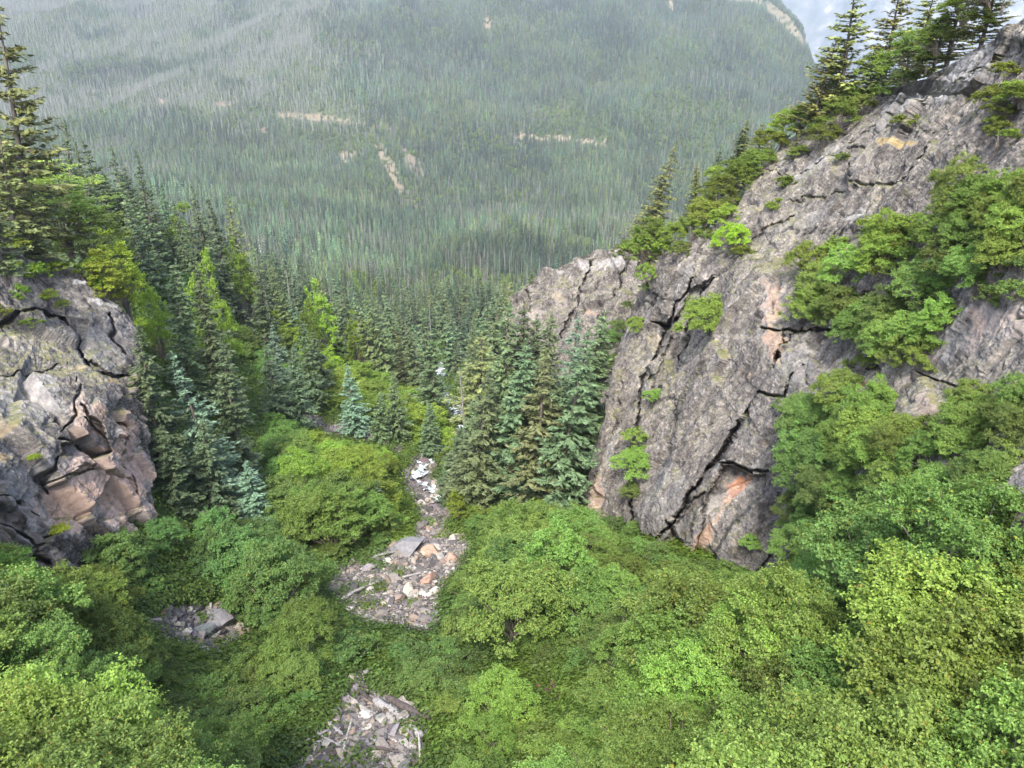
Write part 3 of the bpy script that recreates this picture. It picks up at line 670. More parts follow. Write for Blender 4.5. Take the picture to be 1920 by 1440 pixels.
def fir_proto(H, Rb, whorls, nbr, nspray, seed, droop=.35, taper=.8, spray=.34, bare=.04, gap=0.0, mat=None, wide=.42, upper=0.0, tuft=1.0):
    """conifer: tapered trunk, whorls of drooping boughs each carrying flat sprays of needles"""
    g = np.random.default_rng(seed); mat = mat or M_NEEDLE
    P, Nn, Ls, Tn = [], [], [], []; tw = []
    bend = g.normal(size=2) * .012 * H
    def axis(z): s = (z / H); return np.array([bend[0] * s * s, bend[1] * s * s, z])
    hole = [(g.uniform(0, 6.28), g.uniform(.1, .85) * H) for _ in range(6)]
    for w_ in range(whorls):
        s = bare + (1 - bare) * (w_ + g.uniform(-.35, .35)) / whorls; s = min(max(s, .02), .992); z = s * H
        prof = (1 - s) ** taper * (1 - .35 * max(0, .22 - s) / .22) * Rb + .012 * H * (1 - s) + .02
        prof *= g.uniform(.78, 1.15)
        for b in range(max(3, int(nbr * (1 - .35 * s)))):
            if g.random() < gap: continue
            az = g.uniform(0, 2 * math.pi)
            L = prof * g.uniform(.62, 1.18)
            for ha, hz in hole:
                if abs(((az - ha + math.pi) % (2 * math.pi)) - math.pi) < .7 and abs(z - hz) < H * .035: L *= .45
            dr = droop * (1 - s * 1.1) - upper * s
            dirh = np.array([math.cos(az), math.sin(az), 0]); A0 = axis(z)
            ns = max(3, int(nspray * L / Rb) + 2)
            tt = (np.arange(ns) + g.uniform(.1, .9, ns)) / ns; tt = .12 + .88 * tt
            zz_ = -dr * L * tt + .22 * L * tt ** 2.4 * (1 if s < .8 else .4)
            pos = A0 + dirh[None] * (L * tt)[:, None]; pos[:, 2] += zz_
            sd = np.array([-dirh[1], dirh[0], 0]); sgn = g.choice([-1, 1], ns)
            lat = (sd[None] * sgn[:, None] * g.uniform(.3, 1.0, ns)[:, None] + dirh[None] * g.uniform(.5, 1.0, ns)[:, None])
            lat[:, 2] += g.uniform(-.42, .02, ns)
            lat /= np.linalg.norm(lat, axis=1, keepdims=True)
            ln = spray * g.uniform(.7, 1.3, ns) * (.55 + .45 * min(1, L / (Rb * .5)))
            for rep in range(2):
                P.append(pos + lat * (ln * .35)[:, None] + g.normal(size=(ns, 3)) * .05 * tuft); Ls.append(ln); Tn.append(lat + g.normal(size=(ns, 3)) * .22)
                Nn.append(np.stack([0 * tt, 0 * tt, 0 * tt + 1], 1) + g.normal(size=(ns, 3)) * .35 + dirh * .25)
            if gap > 0.05 or g.random() < .12: tw.append((np.array([A0, A0 + dirh * L * .5 + [0, 0, -dr * L * .5], A0 + dirh * L * .95 + [0, 0, -dr * L * .95 + .2 * L]]), [.035 * L / 1.5, .02 * L / 1.5, .006]))
    # leader
    k = 26; zt = H * g.uniform(.955, 1.02, k); P.append(np.stack([bend[0] + g.normal(size=k) * .03, bend[1] + g.normal(size=k) * .03, zt], 1)); Ls.append(np.full(k, spray * .55)); Tn.append(np.stack([g.normal(size=k) * .5, g.normal(size=k) * .5, np.full(k, .8)], 1)); Nn.append(g.normal(size=(k, 3)))
    P = np.concatenate(P); Nn = np.concatenate(Nn); T_ = np.concatenate(Tn); Ls = np.concatenate(Ls)
    T_ /= np.linalg.norm(T_, axis=1, keepdims=True); B = np.cross(Nn, T_); B /= np.linalg.norm(B, axis=1, keepdims=True) + 1e-9; Nq = np.cross(T_, B)
    l = Ls[:, None]; wd = l * wide
    V = np.stack([P - T_ * l * .5, P - B * wd * .5 - Nq * wd * .18, P + T_ * l * .55, P + B * wd * .5 - Nq * wd * .18], 1).reshape(-1, 3)
    crown = quadmesh('crown', V, mat)
    zs = np.linspace(-1.5, H * .985, 12); r0 = .013 * H + .04
    tr = [(np.array([axis(max(z, 0)) if z > 0 else np.array([0, 0, z]) for z in zs]), r0 * (1 - np.clip(zs, 0, H) / H) ** .85 + .012)]
    trunk = tubes('trunk', tr + tw, M_BARK, 6)
    return crown, trunk
def dead_proto(H, seed, nb=34):
    g = np.random.default_rng(seed); ps = [(np.stack([np.zeros(8), np.zeros(8), np.linspace(-1, H, 8)], 1), np.linspace(.016 * H, .004 * H, 8))]
    for _ in range(nb):
        z = g.uniform(.2, .97) * H; az = g.uniform(0, 6.28); L = (1 - z / H) * .13 * H * g.uniform(.5, 1.2) + .2
        d = np.array([math.cos(az), math.sin(az), -.15]); ps.append((np.array([[0, 0, z], d * L * .5 + [0, 0, z], d * L + [0, 0, z + .1 * L]]), [.03, .018, .006]))
    return tubes('dead_tree', ps, M_DEAD, 4)

SH = [shrub_proto(1.9, 3.0, 70, 15000, .098, M_ALDER, 100 + k) for k in range(4)] + \
     [shrub_proto(1.7, 3.4, 64, 13500, .10, M_ALDER, 110 + k, top=.7) for k in range(3)]
SHN = [shrub_proto(1.9, 3.0, 84, 26000, .070, M_ALDER, 120 + k, stems=12) for k in range(3)]
SHS = [shrub_proto(1.7, 2.3, 34, 3000, .19, M_ALDER, 130 + k, stems=3) for k in range(4)]     # smaller / farther bushes
BRD = [shrub_proto(2.4, 7.0, 80, 9500, .18, M_BROAD, 150 + k, top=.85, stems=16) for k in range(3)]    # light green trees
BIGL = [shrub_proto(1.6, 1.2, 26, 900, .34, M_BROAD, 160 + k, top=.5, stems=6, flat=.5, per=4) for k in range(2)]
FIR = [fir_proto(13, 1.75, 52, 9, 13, 200 + k, droop=.42, taper=.72) for k in range(3)] + \
      [fir_proto(13, 2.3, 46, 9, 15, 210 + k, droop=.30, taper=.85) for k in range(2)]
FIRL = [fir_proto(13, 1.9, 30, 7, 8, 220 + k, spray=.55, wide=.5) for k in range(4)]
SPARSE = [fir_proto(13, 2.9, 36, 7, 24, 230 + k, droop=.16, taper=.7, gap=.14, upper=.15, spray=.40, bare=.06, wide=.5) for k in range(3)]
SNAG = [dead_proto(12, 240 + k) for k in range(2)]

def put_plant(name, proto, loc, scale, rot, tint, label, cat, group, partnames=('crown', 'trunk'), lean=None, sxy=1.0):
    r = bpy.data.objects.new(name, None); COL.objects.link(r); r.empty_display_size = .3
    r.location = loc; q = Quaternion((0, 0, 1), rot)
    if lean is not None:
        v = Vector(lean).normalized(); q = Vector((0, 0, 1)).rotation_difference(v) @ q
    r.rotation_mode = 'QUATERNION'; r.rotation_quaternion = q; r.scale = (scale * sxy, scale * sxy, scale)
    r['label'] = label; r['category'] = cat
    if group: r['group'] = group
    for nm, me in zip(partnames, proto):
        c = bpy.data.objects.new(nm, me); COL.objects.link(c); c.parent = r; c.color = (*tint, 1)
    return r

# ------------------------------------------------------------------ conifers by hand: base u, top u, top v, distance, kind, tint, [base v when on rock], what it is
GRN = (.90, .98, .80); DKG = (.66, .74, .62); BLU = (1.15, 1.45, 1.75); BLG = (.88, 1.12, 1.05); OLV = (1.35, 1.18, .75); BRN = (1.5, 1.0, .62); YEL = (1.7, 1.65, .55)
CON = [
 # right group under the wall
 (930,957,573,53,'f',GRN,None,'tall dark fir, leftmost of the pair of tall tops left of the grey rock wall'),
 (958,990,577,54,'f',DKG,None,'tall narrow dark fir, second of the high tops under the far rock knoll'),
 (985,1017,597,55,'f',DKG,None,'slender dark fir between the paired tops in the clump beside the rock wall'),
 (1000,1036,593,52,'f',GRN,None,'narrow dark fir with rounded tip in the middle of the clump under the rock knoll'),
 (950,998,642,50,'f',BLG,None,'blue green fir leaning right in front of the tall dark firs'),
 (1045,1083,598,54,'g',BLU,None,'fir with a bluish top in the clump beside the grey rock wall'),
 (1068,1131,590,53,'f',GRN,None,'tall green fir closest to the grey rock wall'),
 (1075,1148,612,56,'f',DKG,None,'dark fir tucked against the left edge of the rock wall'),
 (1035,1108,622,48,'g',BLG,None,'large green fir standing in front at the foot of the rock wall'),
 (995,1030,663,48.5,'g',(1.12,1.05,.85),None,'brownish fir with thin lower boughs in front of the fir clump'),
 (880,920,697,50,'g',GRN,None,'broad bushy fir at the left end of the clump by the creek'),
 (850,858,800,54,'f',DKG,None,'short dark fir at the left foot of the clump by the creek'),
 (897,902,627,68,'s',OLV,None,'thin fir with bare grey trunk showing behind the clump by the creek'),
 (905,935,715,56,'f',GRN,None,'fir of middling height filling the clump left side behind the broad one'),
 (1010,1062,700,51,'f',DKG,None,'low dark fir in the shade of the clump by the rock wall'),
 (872,893,745,58,'f',GRN,None,'small green fir on the creek side of the clump'),
 # top left
 (85,14,8,47,'s',(1.25,1.05,.65),(60,480),'tallest fir with brownish top at the upper left corner'),
 (35,-8,232,44,'s',(1.1,1.05,.65),(40,500),'olive fir cut by the left edge beside the tallest tree'),
 (12,-30,360,38,'s',GRN,(10,520),'wide green fir low at the left edge above the outcrop'),
 (160,117,233,66,'g',DKG,None,'dark fir right of the tallest tree at the upper left'),
 (195,146,270,72,'g',DKG,None,'thin dark fir behind the light green tree at the left'),
 (255,207,277,92,'g',DKG,None,'pointed fir standing highest above the left slope skyline'),
 (240,196,322,90,'f',DKG,None,'small dark fir under the pointed one on the left skyline'),
 (302,253,290,92,'g',DKG,None,'heavy dark fir with layered boughs on the left skyline'),
 (275,232,312,96,'f',DKG,None,'narrow dark fir between the two highest on the left skyline'),
 (290,232,372,74,'g',BLG,None,'pale blue green fir behind the light green tree at the left'),
 (350,300,343,100,'g',BLG,None,'blue green fir with tiered boughs on the left slope skyline'),
 (380,325,380,92,'g',DKG,None,'dark fir on the left slope right of the layered firs'),
 (415,362,350,96,'g',GRN,None,'tall dark fir with bushy head on the left slope crest'),
 (450,388,370,108,'f',DKG,None,'slim dark fir behind the bushy headed one on the left crest'),
 (470,430,368,112,'g',OLV,None,'olive fir standing above the left slope crest'),
 (360,320,492,56,'f',GRN,None,'tall slender fir behind the big blue spruce at the outcrop'),
 (425,375,498,58,'f',GRN,None,'tall mottled fir left of the rounded green tree on the slope'),
 (458,412,640,49,'f',DKG,None,'dark fir rising right of the big blue spruce'),
 (310,258,610,41.5,'g',DKG,None,'dark fir hugging the right edge of the left outcrop'),
 (425,330,663,43.5,'g',BLU,None,'large blue spruce leaning over the gully beside the left outcrop'),
 (340,300,800,39,'g',DKG,None,'low dark fir at the foot of the left outcrop'),
 (485,463,862,43,'g',BLU,None,'small blue spruce right of the foot of the large blue one'),
 (400,380,780,42,'g',BLG,None,'blue green fir squeezed below the large blue spruce'),
 (530,513,608,78,'g',BLU,None,'blue spruce with bright tip on the upper brush slope'),
 (525,500,645,68,'g',BLG,None,'blue green spruce left of a twin on the brush slope'),
 (562,550,643,70,'g',BLG,None,'blue green spruce right of its twin on the brush slope'),
 (590,566,600,78,'g',DKG,None,'dark spruce behind the twin blue green spruces'),
 (612,590,620,82,'f',DKG,None,'narrow dark spruce by the rusty rock patch on the slope'),
 (668,653,684,72,'g',BLU,None,'lone pale blue spruce above the brush on the left slope'),
 (745,735,698,72,'g',GRN,None,'pyramid shaped dark spruce beside the scree strip'),
 (712,710,735,70,'f',GRN,None,'thin spruce left of the pyramid shaped one by the scree'),
 (810,806,757,68,'f',BLG,None,'slim spruce standing on the creek bank'),
 (512,482,490,88,'g',DKG,None,'thick dark fir beyond the rounded green tree on the slope'),
 (655,640,525,120,'g',DKG,None,'dark fir marking the end of the left slope crest'),
 (645,640,895,46,'g',BLG,None,'small spruce in the brush left of the creek'),
 (664,660,915,45,'g',GRN,None,'smallest spruce of the three in the brush by the creek'),
 (708,706,900,47,'g',BLG,None,'slim spruce in the brush nearest the creek bed'),
 # ridge above the right wall
 (1195,1268,268,64,'g',OLV,(1200,492),'tall tapering fir leaning on the crest of the rock knoll'),
 (1228,1240,345,66,'g',OLV,(1215,490),'bushy olive fir at the foot of the tapering fir on the knoll'),
 (1298,1311,310,66,'f',OLV,(1300,425),'short pointed fir right of the tapering fir on the crest'),
 (1325,1347,282,66,'f',DKG,(1328,420),'thin dark fir between the two groups on the rock crest'),
 (1372,1402,225,64,'f',OLV,(1372,400),'tallest thin fir of the pair above the rock crest'),
 (1362,1388,240,64,'f',DKG,(1362,405),'thin dark fir beside the tallest one above the rock crest'),
 (1408,1432,230,64,'s',OLV,(1408,350),'ragged thin fir with tufted tip on the upper crest'),
 (1405,1413,378,53,'s',OLV,(1398,505),'small ragged fir growing from the rock face under the crest'),
 (1482,1500,250,55,'s',OLV,(1480,385),'stunted fir on the ledge of the upper slab'),
 # top right hemlocks
 (1520,1568,78,56,'s',(1.75,1.5,.8),(1512,262),'leaning hemlock with layered boughs at the left of the top right grove'),
 (1578,1606,-40,56,'s',(1.75,1.5,.8),(1572,205),'tall open hemlock, left one of the two breaking the top edge'),
 (1655,1690,-40,56,'s',(1.75,1.5,.8),(1650,195),'tall open hemlock, right one of the two breaking the top edge'),
 (1560,1580,95,58,'s',(1.3,1.35,.85),(1560,215),'low hemlock in front of the tall open ones'),
 (1625,1640,90,55,'s',(1.3,1.35,.85),(1625,195),'small bushy hemlock between the two tall open ones'),
 (1720,1745,-30,52,'s',(1.75,1.5,.8),(1712,170),'hemlock right of the two tall open ones'),
 (1690,1712,70,50,'s',(1.3,1.35,.85),(1690,185),'short hemlock on the bright slab edge at the top right'),
 (1785,1815,-60,46,'s',(1.75,1.5,.8),(1775,120),'dark hemlock above the bright slab at the top right'),
 (1850,1885,-90,42,'s',(1.75,1.5,.8),(1838,90),'rightmost hemlock above the bright slab'),
 (1750,1775,20,47,'s',(1.75,1.5,.8),(1745,150),'brownish hemlock leaning over the slab at the top right'),
]
kinds = {'f': FIR[:3], 'g': FIR[3:], 's': SPARSE}
occupied = []
n_ind = 0
for i, (ub, ut, vt, Y, kd, tint, bv, lab) in enumerate(CON):
    top = at(ut, vt, Y)
    if bv: base = at(bv[0], bv[1], Y)
    else:
        a, _ = ray(ub, 700); 
        # column whose ground point appears at ub
        vv = np.linspace(400, 1200, 400); G = at(np.full(400, ub), vv, Y); k = np.argmin(np.abs(G[:, 2] - gz(G[:, 0], G[:, 1]))); base = G[k]; base[2] = gz(base[0], base[1]) - .1
    vec = top - base; Hh = float(np.linalg.norm(vec))
    k = kinds[kd]; s = Hh / 13.0
    lean = vec.copy(); lean[1] = 0
    nm = 'spruce_tree' if 'spruce' in lab else ('hemlock_tree' if 'hemlock' in lab else 'fir_tree')
    put_plant(nm, k[i % len(k)], base, s, rng.uniform(0, 6.28), tint, lab, nm.split('_')[0] + ' tree', 'conifers standing around the ravine', lean=lean,
              sxy=float(np.clip((1.0 / max(s, .3)) ** .45, .85, 1.5)) * (1.3 if i < 15 else 1.12))
    occupied.append((base[0], base[1], .8)); n_ind += 1

# ------------------------------------------------------------------ scattered conifers and the forest
BRUSH = [(425,620),(500,650),(560,672),(640,690),(720,720),(800,752),(815,800),(790,850),(760,1030),(640,1060),(480,1100),(150,1130),(290,990),(480,960),(470,760)]
def forest_pts():
    out = []
    for (y0, y1, sp) in ((60, 130, 2.7), (130, 420, 3.4), (420, 900, 4.3), (900, 2250, 4.8)):
        xs = np.arange(-.80 * y1, .72 * y1, sp); ys = np.arange(y0, y1, sp); X, Y = np.meshgrid(xs, ys)
        X = X + rng.uniform(-.48, .48, X.shape) * sp; Y = Y + rng.uniform(-.48, .48, Y.shape) * sp
        X = X.ravel(); Y = Y.ravel(); k = (X > -.78 * Y) & (X < .70 * Y); out.append(np.stack([X[k], Y[k]], 1))
    return np.concatenate(out)
FP = forest_pts()
fx, fy = FP[:, 0], FP[:, 1]; fz = gz(fx, fy)
P3 = np.stack([fx, fy, fz], 1)
fu, fv = project(P3)
j = fbm(P3 / 20.0, 3, 51) * 5
keep = np.ones(len(FP), bool)
keep &= ~(rub_mask(fu, fv) & (fy < 140))
for poly, cc in FARPALE[:-1]: keep &= ~(inpoly(fu + j, fv + j * .5 - 4, poly) & (fy > 500) & (rng.random(len(FP)) < .72))
keep &= ~(inpoly(fu + fbm(P3 / 12.0, 2, 5) * 20, fv, BRUSH) & (fy < 120))
keep &= fy > np.where(fx > -3, 92, 74)
keep &= ~((fx > 4) & (fy < 105))
rdg = inpoly(fu, fv - 2, FARPALE[-2][0]) & (fy > 1000); keep &= ~(rdg & (rng.random(len(FP)) < .85))
cdist, _ = segdist(fu, fv, CREEK); keep &= ~((cdist * fy / F < np.interp(fy, [100, 130, 200], [2.2, 2.0, .4])) & (fy < 230))
hgt = 11.5 * (1 + .25 * fbm(P3 / 60.0, 3, 61)) * rng.uniform(.55, 1.25, len(FP))
hgt *= np.where(fy > 420, 1.12, 1.0)
# in the picture and not behind the ground
tu, tv = project(P3 + np.stack([0 * fx, 0 * fx, hgt], 1))
keep &= (np.maximum(fv, tv) > -30) & (tv < 1500) & (fu > -80) & (fu < 2000)
emx = bil(EMAX, fx, fy * .992); keep &= (fz + hgt) / fy > emx - .002
for D, ins in ((D_R, in_R), (D_L, in_L)):
    m = ins(tu, tv); q = np.zeros(len(FP), bool); q[m] = D(tu[m], tv[m]) < fy[m]; keep &= ~q
for (ox, oy, orr) in occupied:
    keep &= ~(((fx - ox) ** 2 + (fy - oy) ** 2) < 1.6 ** 2)
sel = np.where(keep)[0]
# kinds by place: grey dead wood on the upper left, partly a reflection painted in, light scrub here and there
dn = fbm(P3[sel] / 130.0, 4, 66); ln_ = fbm(P3[sel] / 70.0, 4, 67); r = rng.random(len(sel))
su, sv, sy = fu[sel], fv[sel], fy[sel]
greyness = smooth(dn, -.2, .4) * .32 + .12 + .8 * smooth(760 - su, 0, 260) * smooth(330 - sv, 0, 160) * smooth(dn, -.45, .1)
light = smooth(ln_, .0, .3) * .65 + .10 + .12 * (sy < 420)
yell = np.zeros(len(sel))
for poly, ww in (([(560,225),(700,245),(720,290),(640,290),(560,262)], .5), ([(1030,205),(1120,215),(1150,255),(1040,262)], .6), ([(1060,55),(1130,100),(1150,150),(1080,90)], .6),
                 ([(900,30),(960,10),(990,60),(920,70)], .4), ([(600,330),(900,420),(900,470),(560,430)], .2), ([(1180,150),(1260,170),(1250,200),(1190,190)], .4), ([(0,90),(120,110),(120,170),(0,150)], .3), ([(640,280),(740,300),(790,390),(700,360)], .45)):
    yell = np.maximum(yell, inpoly(su, sv, poly) * ww)
kind = np.where(r < greyness, 1, np.where(r < greyness + np.maximum(light * .55, yell), 2, 0))
kind = np.where((sy < 220) & (kind == 1) & (rng.random(len(sel)) < .85), 0, kind)
app = hgt[sel] / sy * np.where(kind == 0, 1, .2)
order = np.argsort(-app)
NIND = 300 - n_ind
ind = [k for k in order if kind[k] == 0][:NIND]
isind = np.zeros(len(sel), bool); isind[ind] = True
TIN = [GRN, DKG, (.85, 1.0, .85), BLG, OLV, (1.15, 1.25, .9), DKG]
for k in ind:
    s_ = sel[k]; base = (fx[s_], fy[s_], fz[s_] - .1); tint = TIN[rng.integers(len(TIN))]; sc = hgt[s_] / 13.0 * 1.08
    left = fx[s_] < -8
    far = fy[s_] > 115
    if left and not far: lab, gr = 'dark fir crowded among its neighbours on the near part of the left slope', 'firs crowding the near left slope'
    elif left: lab, gr = 'dark fir on the farther shoulder of the left slope above the creek', 'firs on the far shoulder of the left slope'
    elif fx[s_] < 8: lab, gr = 'fir on the creek banks where the ravine opens into the valley', 'firs on the creek banks below the cascades'
    else: lab, gr = 'fir on the right bank beyond the clump by the rock wall', 'firs on the right bank beyond the clump'
    L_ = (-.16 if left else .09) + rng.normal() * .03
    put_plant('fir_tree', (FIR + FIRL)[rng.integers(len(FIR + FIRL))] if not far else FIRL[rng.integers(4)], base, sc, rng.uniform(0, 6.28), tint, lab, 'fir tree', gr, lean=(L_, rng.normal() * .03, 1.0))

def gn_scatter(name, pts, scales, rots, idx, tints, protos, label, leans=None):
    """one stuff object: points that carry instances of the given meshes"""
    me = bpy.data.meshes.new(name); me.vertices.add(len(pts)); me.vertices.foreach_set('co', np.asarray(pts, np.float32).ravel())
    def A(nm, typ, key, arr): me.attributes.new(nm, typ, 'POINT').data.foreach_set(key, np.ascontiguousarray(arr).ravel())
    A('sc', 'FLOAT_VECTOR', 'vector', np.asarray(scales, np.float32)); A('ro', 'FLOAT_VECTOR', 'vector', np.asarray(rots, np.float32))
    A('ix', 'INT', 'value', np.asarray(idx, np.int32)); A('tint', 'FLOAT_COLOR', 'color', np.concatenate([tints, np.ones((len(pts), 1))], 1).astype(np.float32))
    o = link(name, me, kind='stuff', label=label)
    ng = bpy.data.node_groups.new(name, 'GeometryNodeTree')
    ng.interface.new_socket('Geometry', in_out='INPUT', socket_type='NodeSocketGeometry'); ng.interface.new_socket('Geometry', in_out='OUTPUT', socket_type='NodeSocketGeometry')
    gi = ng.nodes.new('NodeGroupInput'); go = ng.nodes.new('NodeGroupOutput'); jn = ng.nodes.new('GeometryNodeJoinGeometry')
    def attr(nm, dt):
        a = ng.nodes.new('GeometryNodeInputNamedAttribute'); a.data_type = dt; a.inputs[0].default_value = nm; return a.outputs[0]
    s_, r_, i_ = attr('sc', 'FLOAT_VECTOR'), attr('ro', 'FLOAT_VECTOR'), attr('ix', 'INT')
    g2i = None
    insts = []
    for k, mesh_ in enumerate(protos):
        ob = bpy.data.objects.new(name + '_source', mesh_)
        oi = ng.nodes.new('GeometryNodeObjectInfo'); oi.inputs['Object'].default_value = ob; oi.inputs['As Instance'].default_value = True
        cmp_ = ng.nodes.new('FunctionNodeCompare'); cmp_.data_type = 'INT'; cmp_.operation = 'EQUAL'
        ng.links.new(i_, [x for x in cmp_.inputs if x.type == 'INT'][0]); [x for x in cmp_.inputs if x.type == 'INT'][1].default_value = k
        ip = ng.nodes.new('GeometryNodeInstanceOnPoints')
        ng.links.new(gi.outputs[0], ip.inputs['Points']); ng.links.new(cmp_.outputs[0], ip.inputs['Selection']); ng.links.new(oi.outputs['Geometry'], ip.inputs['Instance'])
        ng.links.new(s_, ip.inputs['Scale']); ng.links.new(r_, ip.inputs['Rotation']); insts.append(ip.outputs[0])
    for x in insts[::-1]: ng.links.new(x, jn.inputs[0])
    ng.links.new(jn.outputs[0], go.inputs[0])
    md = o.modifiers.new('scatter', 'NODES'); md.node_group = ng
    return o

def far_fir(H, Rb, seed, lay=9, star=7, mat=None):
    """a small far conifer: jagged tiers of boughs on one trunk"""
    g = np.random.default_rng(seed); V, Q = [], []
    for k in range(lay):
        s = .06 + .9 * k / lay; z = H * s; rr = Rb * (1 - s) ** .75 * g.uniform(.75, 1.15) + .12
        for b in range(star):
            az = 2 * math.pi * (b + g.uniform(-.4, .4)) / star; L = rr * g.uniform(.6, 1.2); d = np.array([math.cos(az), math.sin(az), 0]); t = np.array([-d[1], d[0], 0])
            z0 = z + H / lay * .75; wv = L * .42 + .05
            V += [[0, 0, z0], list(d * L * .6 + t * wv * .6 + [0, 0, z - .05 * L]), list(d * L + [0, 0, z - .30 * L]), list(d * L * .6 - t * wv * .6 + [0, 0, z - .05 * L])]
    V += [[-.05, 0, H * .9], [0, -.05, H * .9], [.0, 0, H * 1.04], [.05, 0.05, H * .9]]
    V += [[-.1, 0, -1], [.1, 0, -1], [.06, 0, H * .3], [-.06, 0, H * .3]]; V += [[0, -.1, -1], [0, .1, -1], [0, .06, H * .3], [0, -.06, H * .3]]
    nq = len(V) // 4; mi = np.zeros(nq, int); mi[-2:] = 1
    return mesh('far_fir', np.array(V), np.arange(len(V)).reshape(-1, 4), [mat or M_FARTREE, M_BARK], False, None, mi)
def far_scrub(seed):
    g = np.random.default_rng(seed); m_ = 260; d = g.normal(size=(m_, 3)); d /= np.linalg.norm(d, axis=1, keepdims=True)
    P = d * np.array([2.0, 2.0, 2.6]) * g.uniform(.6, 1.05, m_)[:, None] + [0, 0, 3.0]
    return quadmesh('far_scrub', leaves(P, d + [0, 0, .6], .75, .6), M_BROAD)
def joined(cr, tr):
    a = np.zeros(len(cr.vertices) * 3, np.float32); cr.vertices.foreach_get('co', a); b = np.zeros(len(tr.vertices) * 3, np.float32); tr.vertices.foreach_get('co', b)
    fa = np.zeros(len(cr.loops), np.int32); cr.loops.foreach_get('vertex_index', fa); fb = np.zeros(len(tr.loops), np.int32); tr.loops.foreach_get('vertex_index', fb)
    V = np.concatenate([a.reshape(-1, 3), b.reshape(-1, 3)]); Fq = np.concatenate([fa.reshape(-1, 4), fb.reshape(-1, 4) + len(cr.vertices)])
    return mesh('mid_fir', V, Fq, [cr.materials[0], tr.materials[0]], False, None, np.concatenate([np.zeros(len(fa) // 4), np.ones(len(fb) // 4)]).astype(int))
DEADF = [dead_proto(12, 250 + k, 16) for k in range(2)]
GREYF = [far_fir(12, 1.0, 270 + k, 8, 5) for k in range(2)]
PROT = [joined(*FIRL[k]) for k in range(4)] + [far_fir(12.5, 2.3, 260 + k) for k in range(5)] + [far_scrub(280), far_scrub(281)] + DEADF + [joined(*p) for p in SHS[:2]]
fs = np.where(~isind)[0]
kk = kind[fs]; yy = sy[fs]; hh = hgt[sel[fs]]; m_ = len(fs)
ix = np.where(kk == 0, np.where(yy < 300, rng.integers(0, 4, m_), 4 + rng.integers(0, 5, m_)), np.where(kk == 2, np.where(yy < 260, 13 + rng.integers(0, 2, m_), 9 + rng.integers(0, 2, m_)), np.where((rng.random(m_) < np.where((yy > 900) & (su[fs] < 720), .25, .65)) | (yy < 300), 11 + rng.integers(0, 2, m_), 4 + rng.integers(0, 5, m_))))
sc = hh / 12.5; sc = np.where(kk == 2, np.where(yy < 260, 1.3, sc * .75 + .15), sc); sxy = sc * rng.uniform(.8, 1.15, m_)
sxy = np.where((kk == 1) & (ix < 9), sxy * .65, sxy)
t0 = np.array([GRN, DKG, (.85, 1.05, .95), (.92, 1.06, .92), (1.15, 1.1, .8), (.8, .95, .88)])[rng.integers(0, 6, m_)]
pa = fbm(P3[sel[fs]] / 90.0, 4, 81)[:, None]; t0 = t0 * (1 + .95 * pa) * rng.uniform(.45, 1.15, (m_, 1)) * (1 + np.array([.25, .1, -.15]) * fbm(P3[sel[fs]] / 160.0, 3, 82)[:, None])
t0 = np.where((kk == 1)[:, None], np.where(yy < 420, .62, 1.0)[:, None] * np.where((su[fs] < 720) & (sv[fs] < 260), 1.0, .72)[:, None] * np.array([2.2, 1.65, 2.35]) * rng.uniform(.7, 1.2, (m_, 1)), t0)  # mauve grey of dead stands, some window reflection put into the tint
t0 = np.where((kk == 2)[:, None], np.array([.80, .80, .75]) * rng.uniform(.7, 1.15, (m_, 1)), t0)
rot = np.stack([rng.normal(size=m_) * .03, rng.normal(size=m_) * .03, rng.uniform(0, 6.28, m_)], 1)
gn_scatter('conifer_forest', P3[sel[fs]] - [0, 0, .2], np.stack([sxy, sxy, sc], 1), rot, ix, t0, PROT,
           'dense forest of dark firs, grey dead trees and light scrub filling the valley and far mountainside')
print('forest instances', m_)

# ------------------------------------------------------------------ light green broadleaf trees: u, v base, v top, distance, width px, tint
LG = (1.25, 1.2, .8); MG = (.8, .85, .7); YG = (1.6, 1.35, .5)
BT = [
 (130,470,318,52,95,(1.75,1.5,1.9),'bright yellow green birch in front of the tall firs at the upper left'),
 (185,500,395,52,70,(1.6,1.4,1.7),'lower yellow green birch bulging right of the bright one at the upper left'),
 (245,600,455,50,50,(1.49,1.28,0.68),'olive shrubby tree at the top right of the left outcrop'),
 (210,590,480,47,50,(1.35,1.22,0.68),'small olive tree on top of the left outcrop'),
 (425,680,505,66,42,(1.35,1.42,0.94),'tall rounded light green tree between the firs on the left slope'),
 (300,620,540,60,36,(1.35,1.35,0.81),'green birch between the slender firs behind the outcrop'),
 (610,665,545,98,32,(1.35,1.35,0.88),'rounded green tree near the end of the left slope'),
 (590,650,580,95,24,(.8,.9,.6),'darker rounded tree near the end of the left slope'),
 (345,400,395,110,18,(1.1,1.05,.6),'small yellow green tree among the firs on the left crest'),
 (465,600,470,100,28,(.9,.9,.6),'dull green tree behind the rounded light green one'),
 (340,470,410,95,22,(1.2,1.15,.6),'slim yellow green tree on the left skyline between firs'),
 (680,700,600,110,26,(1.0,.95,.55),'yellowish tree where the left slope meets the creek'),
 (860,975,925,47,22,(1.1,1.0,.5),'round olive bush at the right edge of the creek bed'),
]
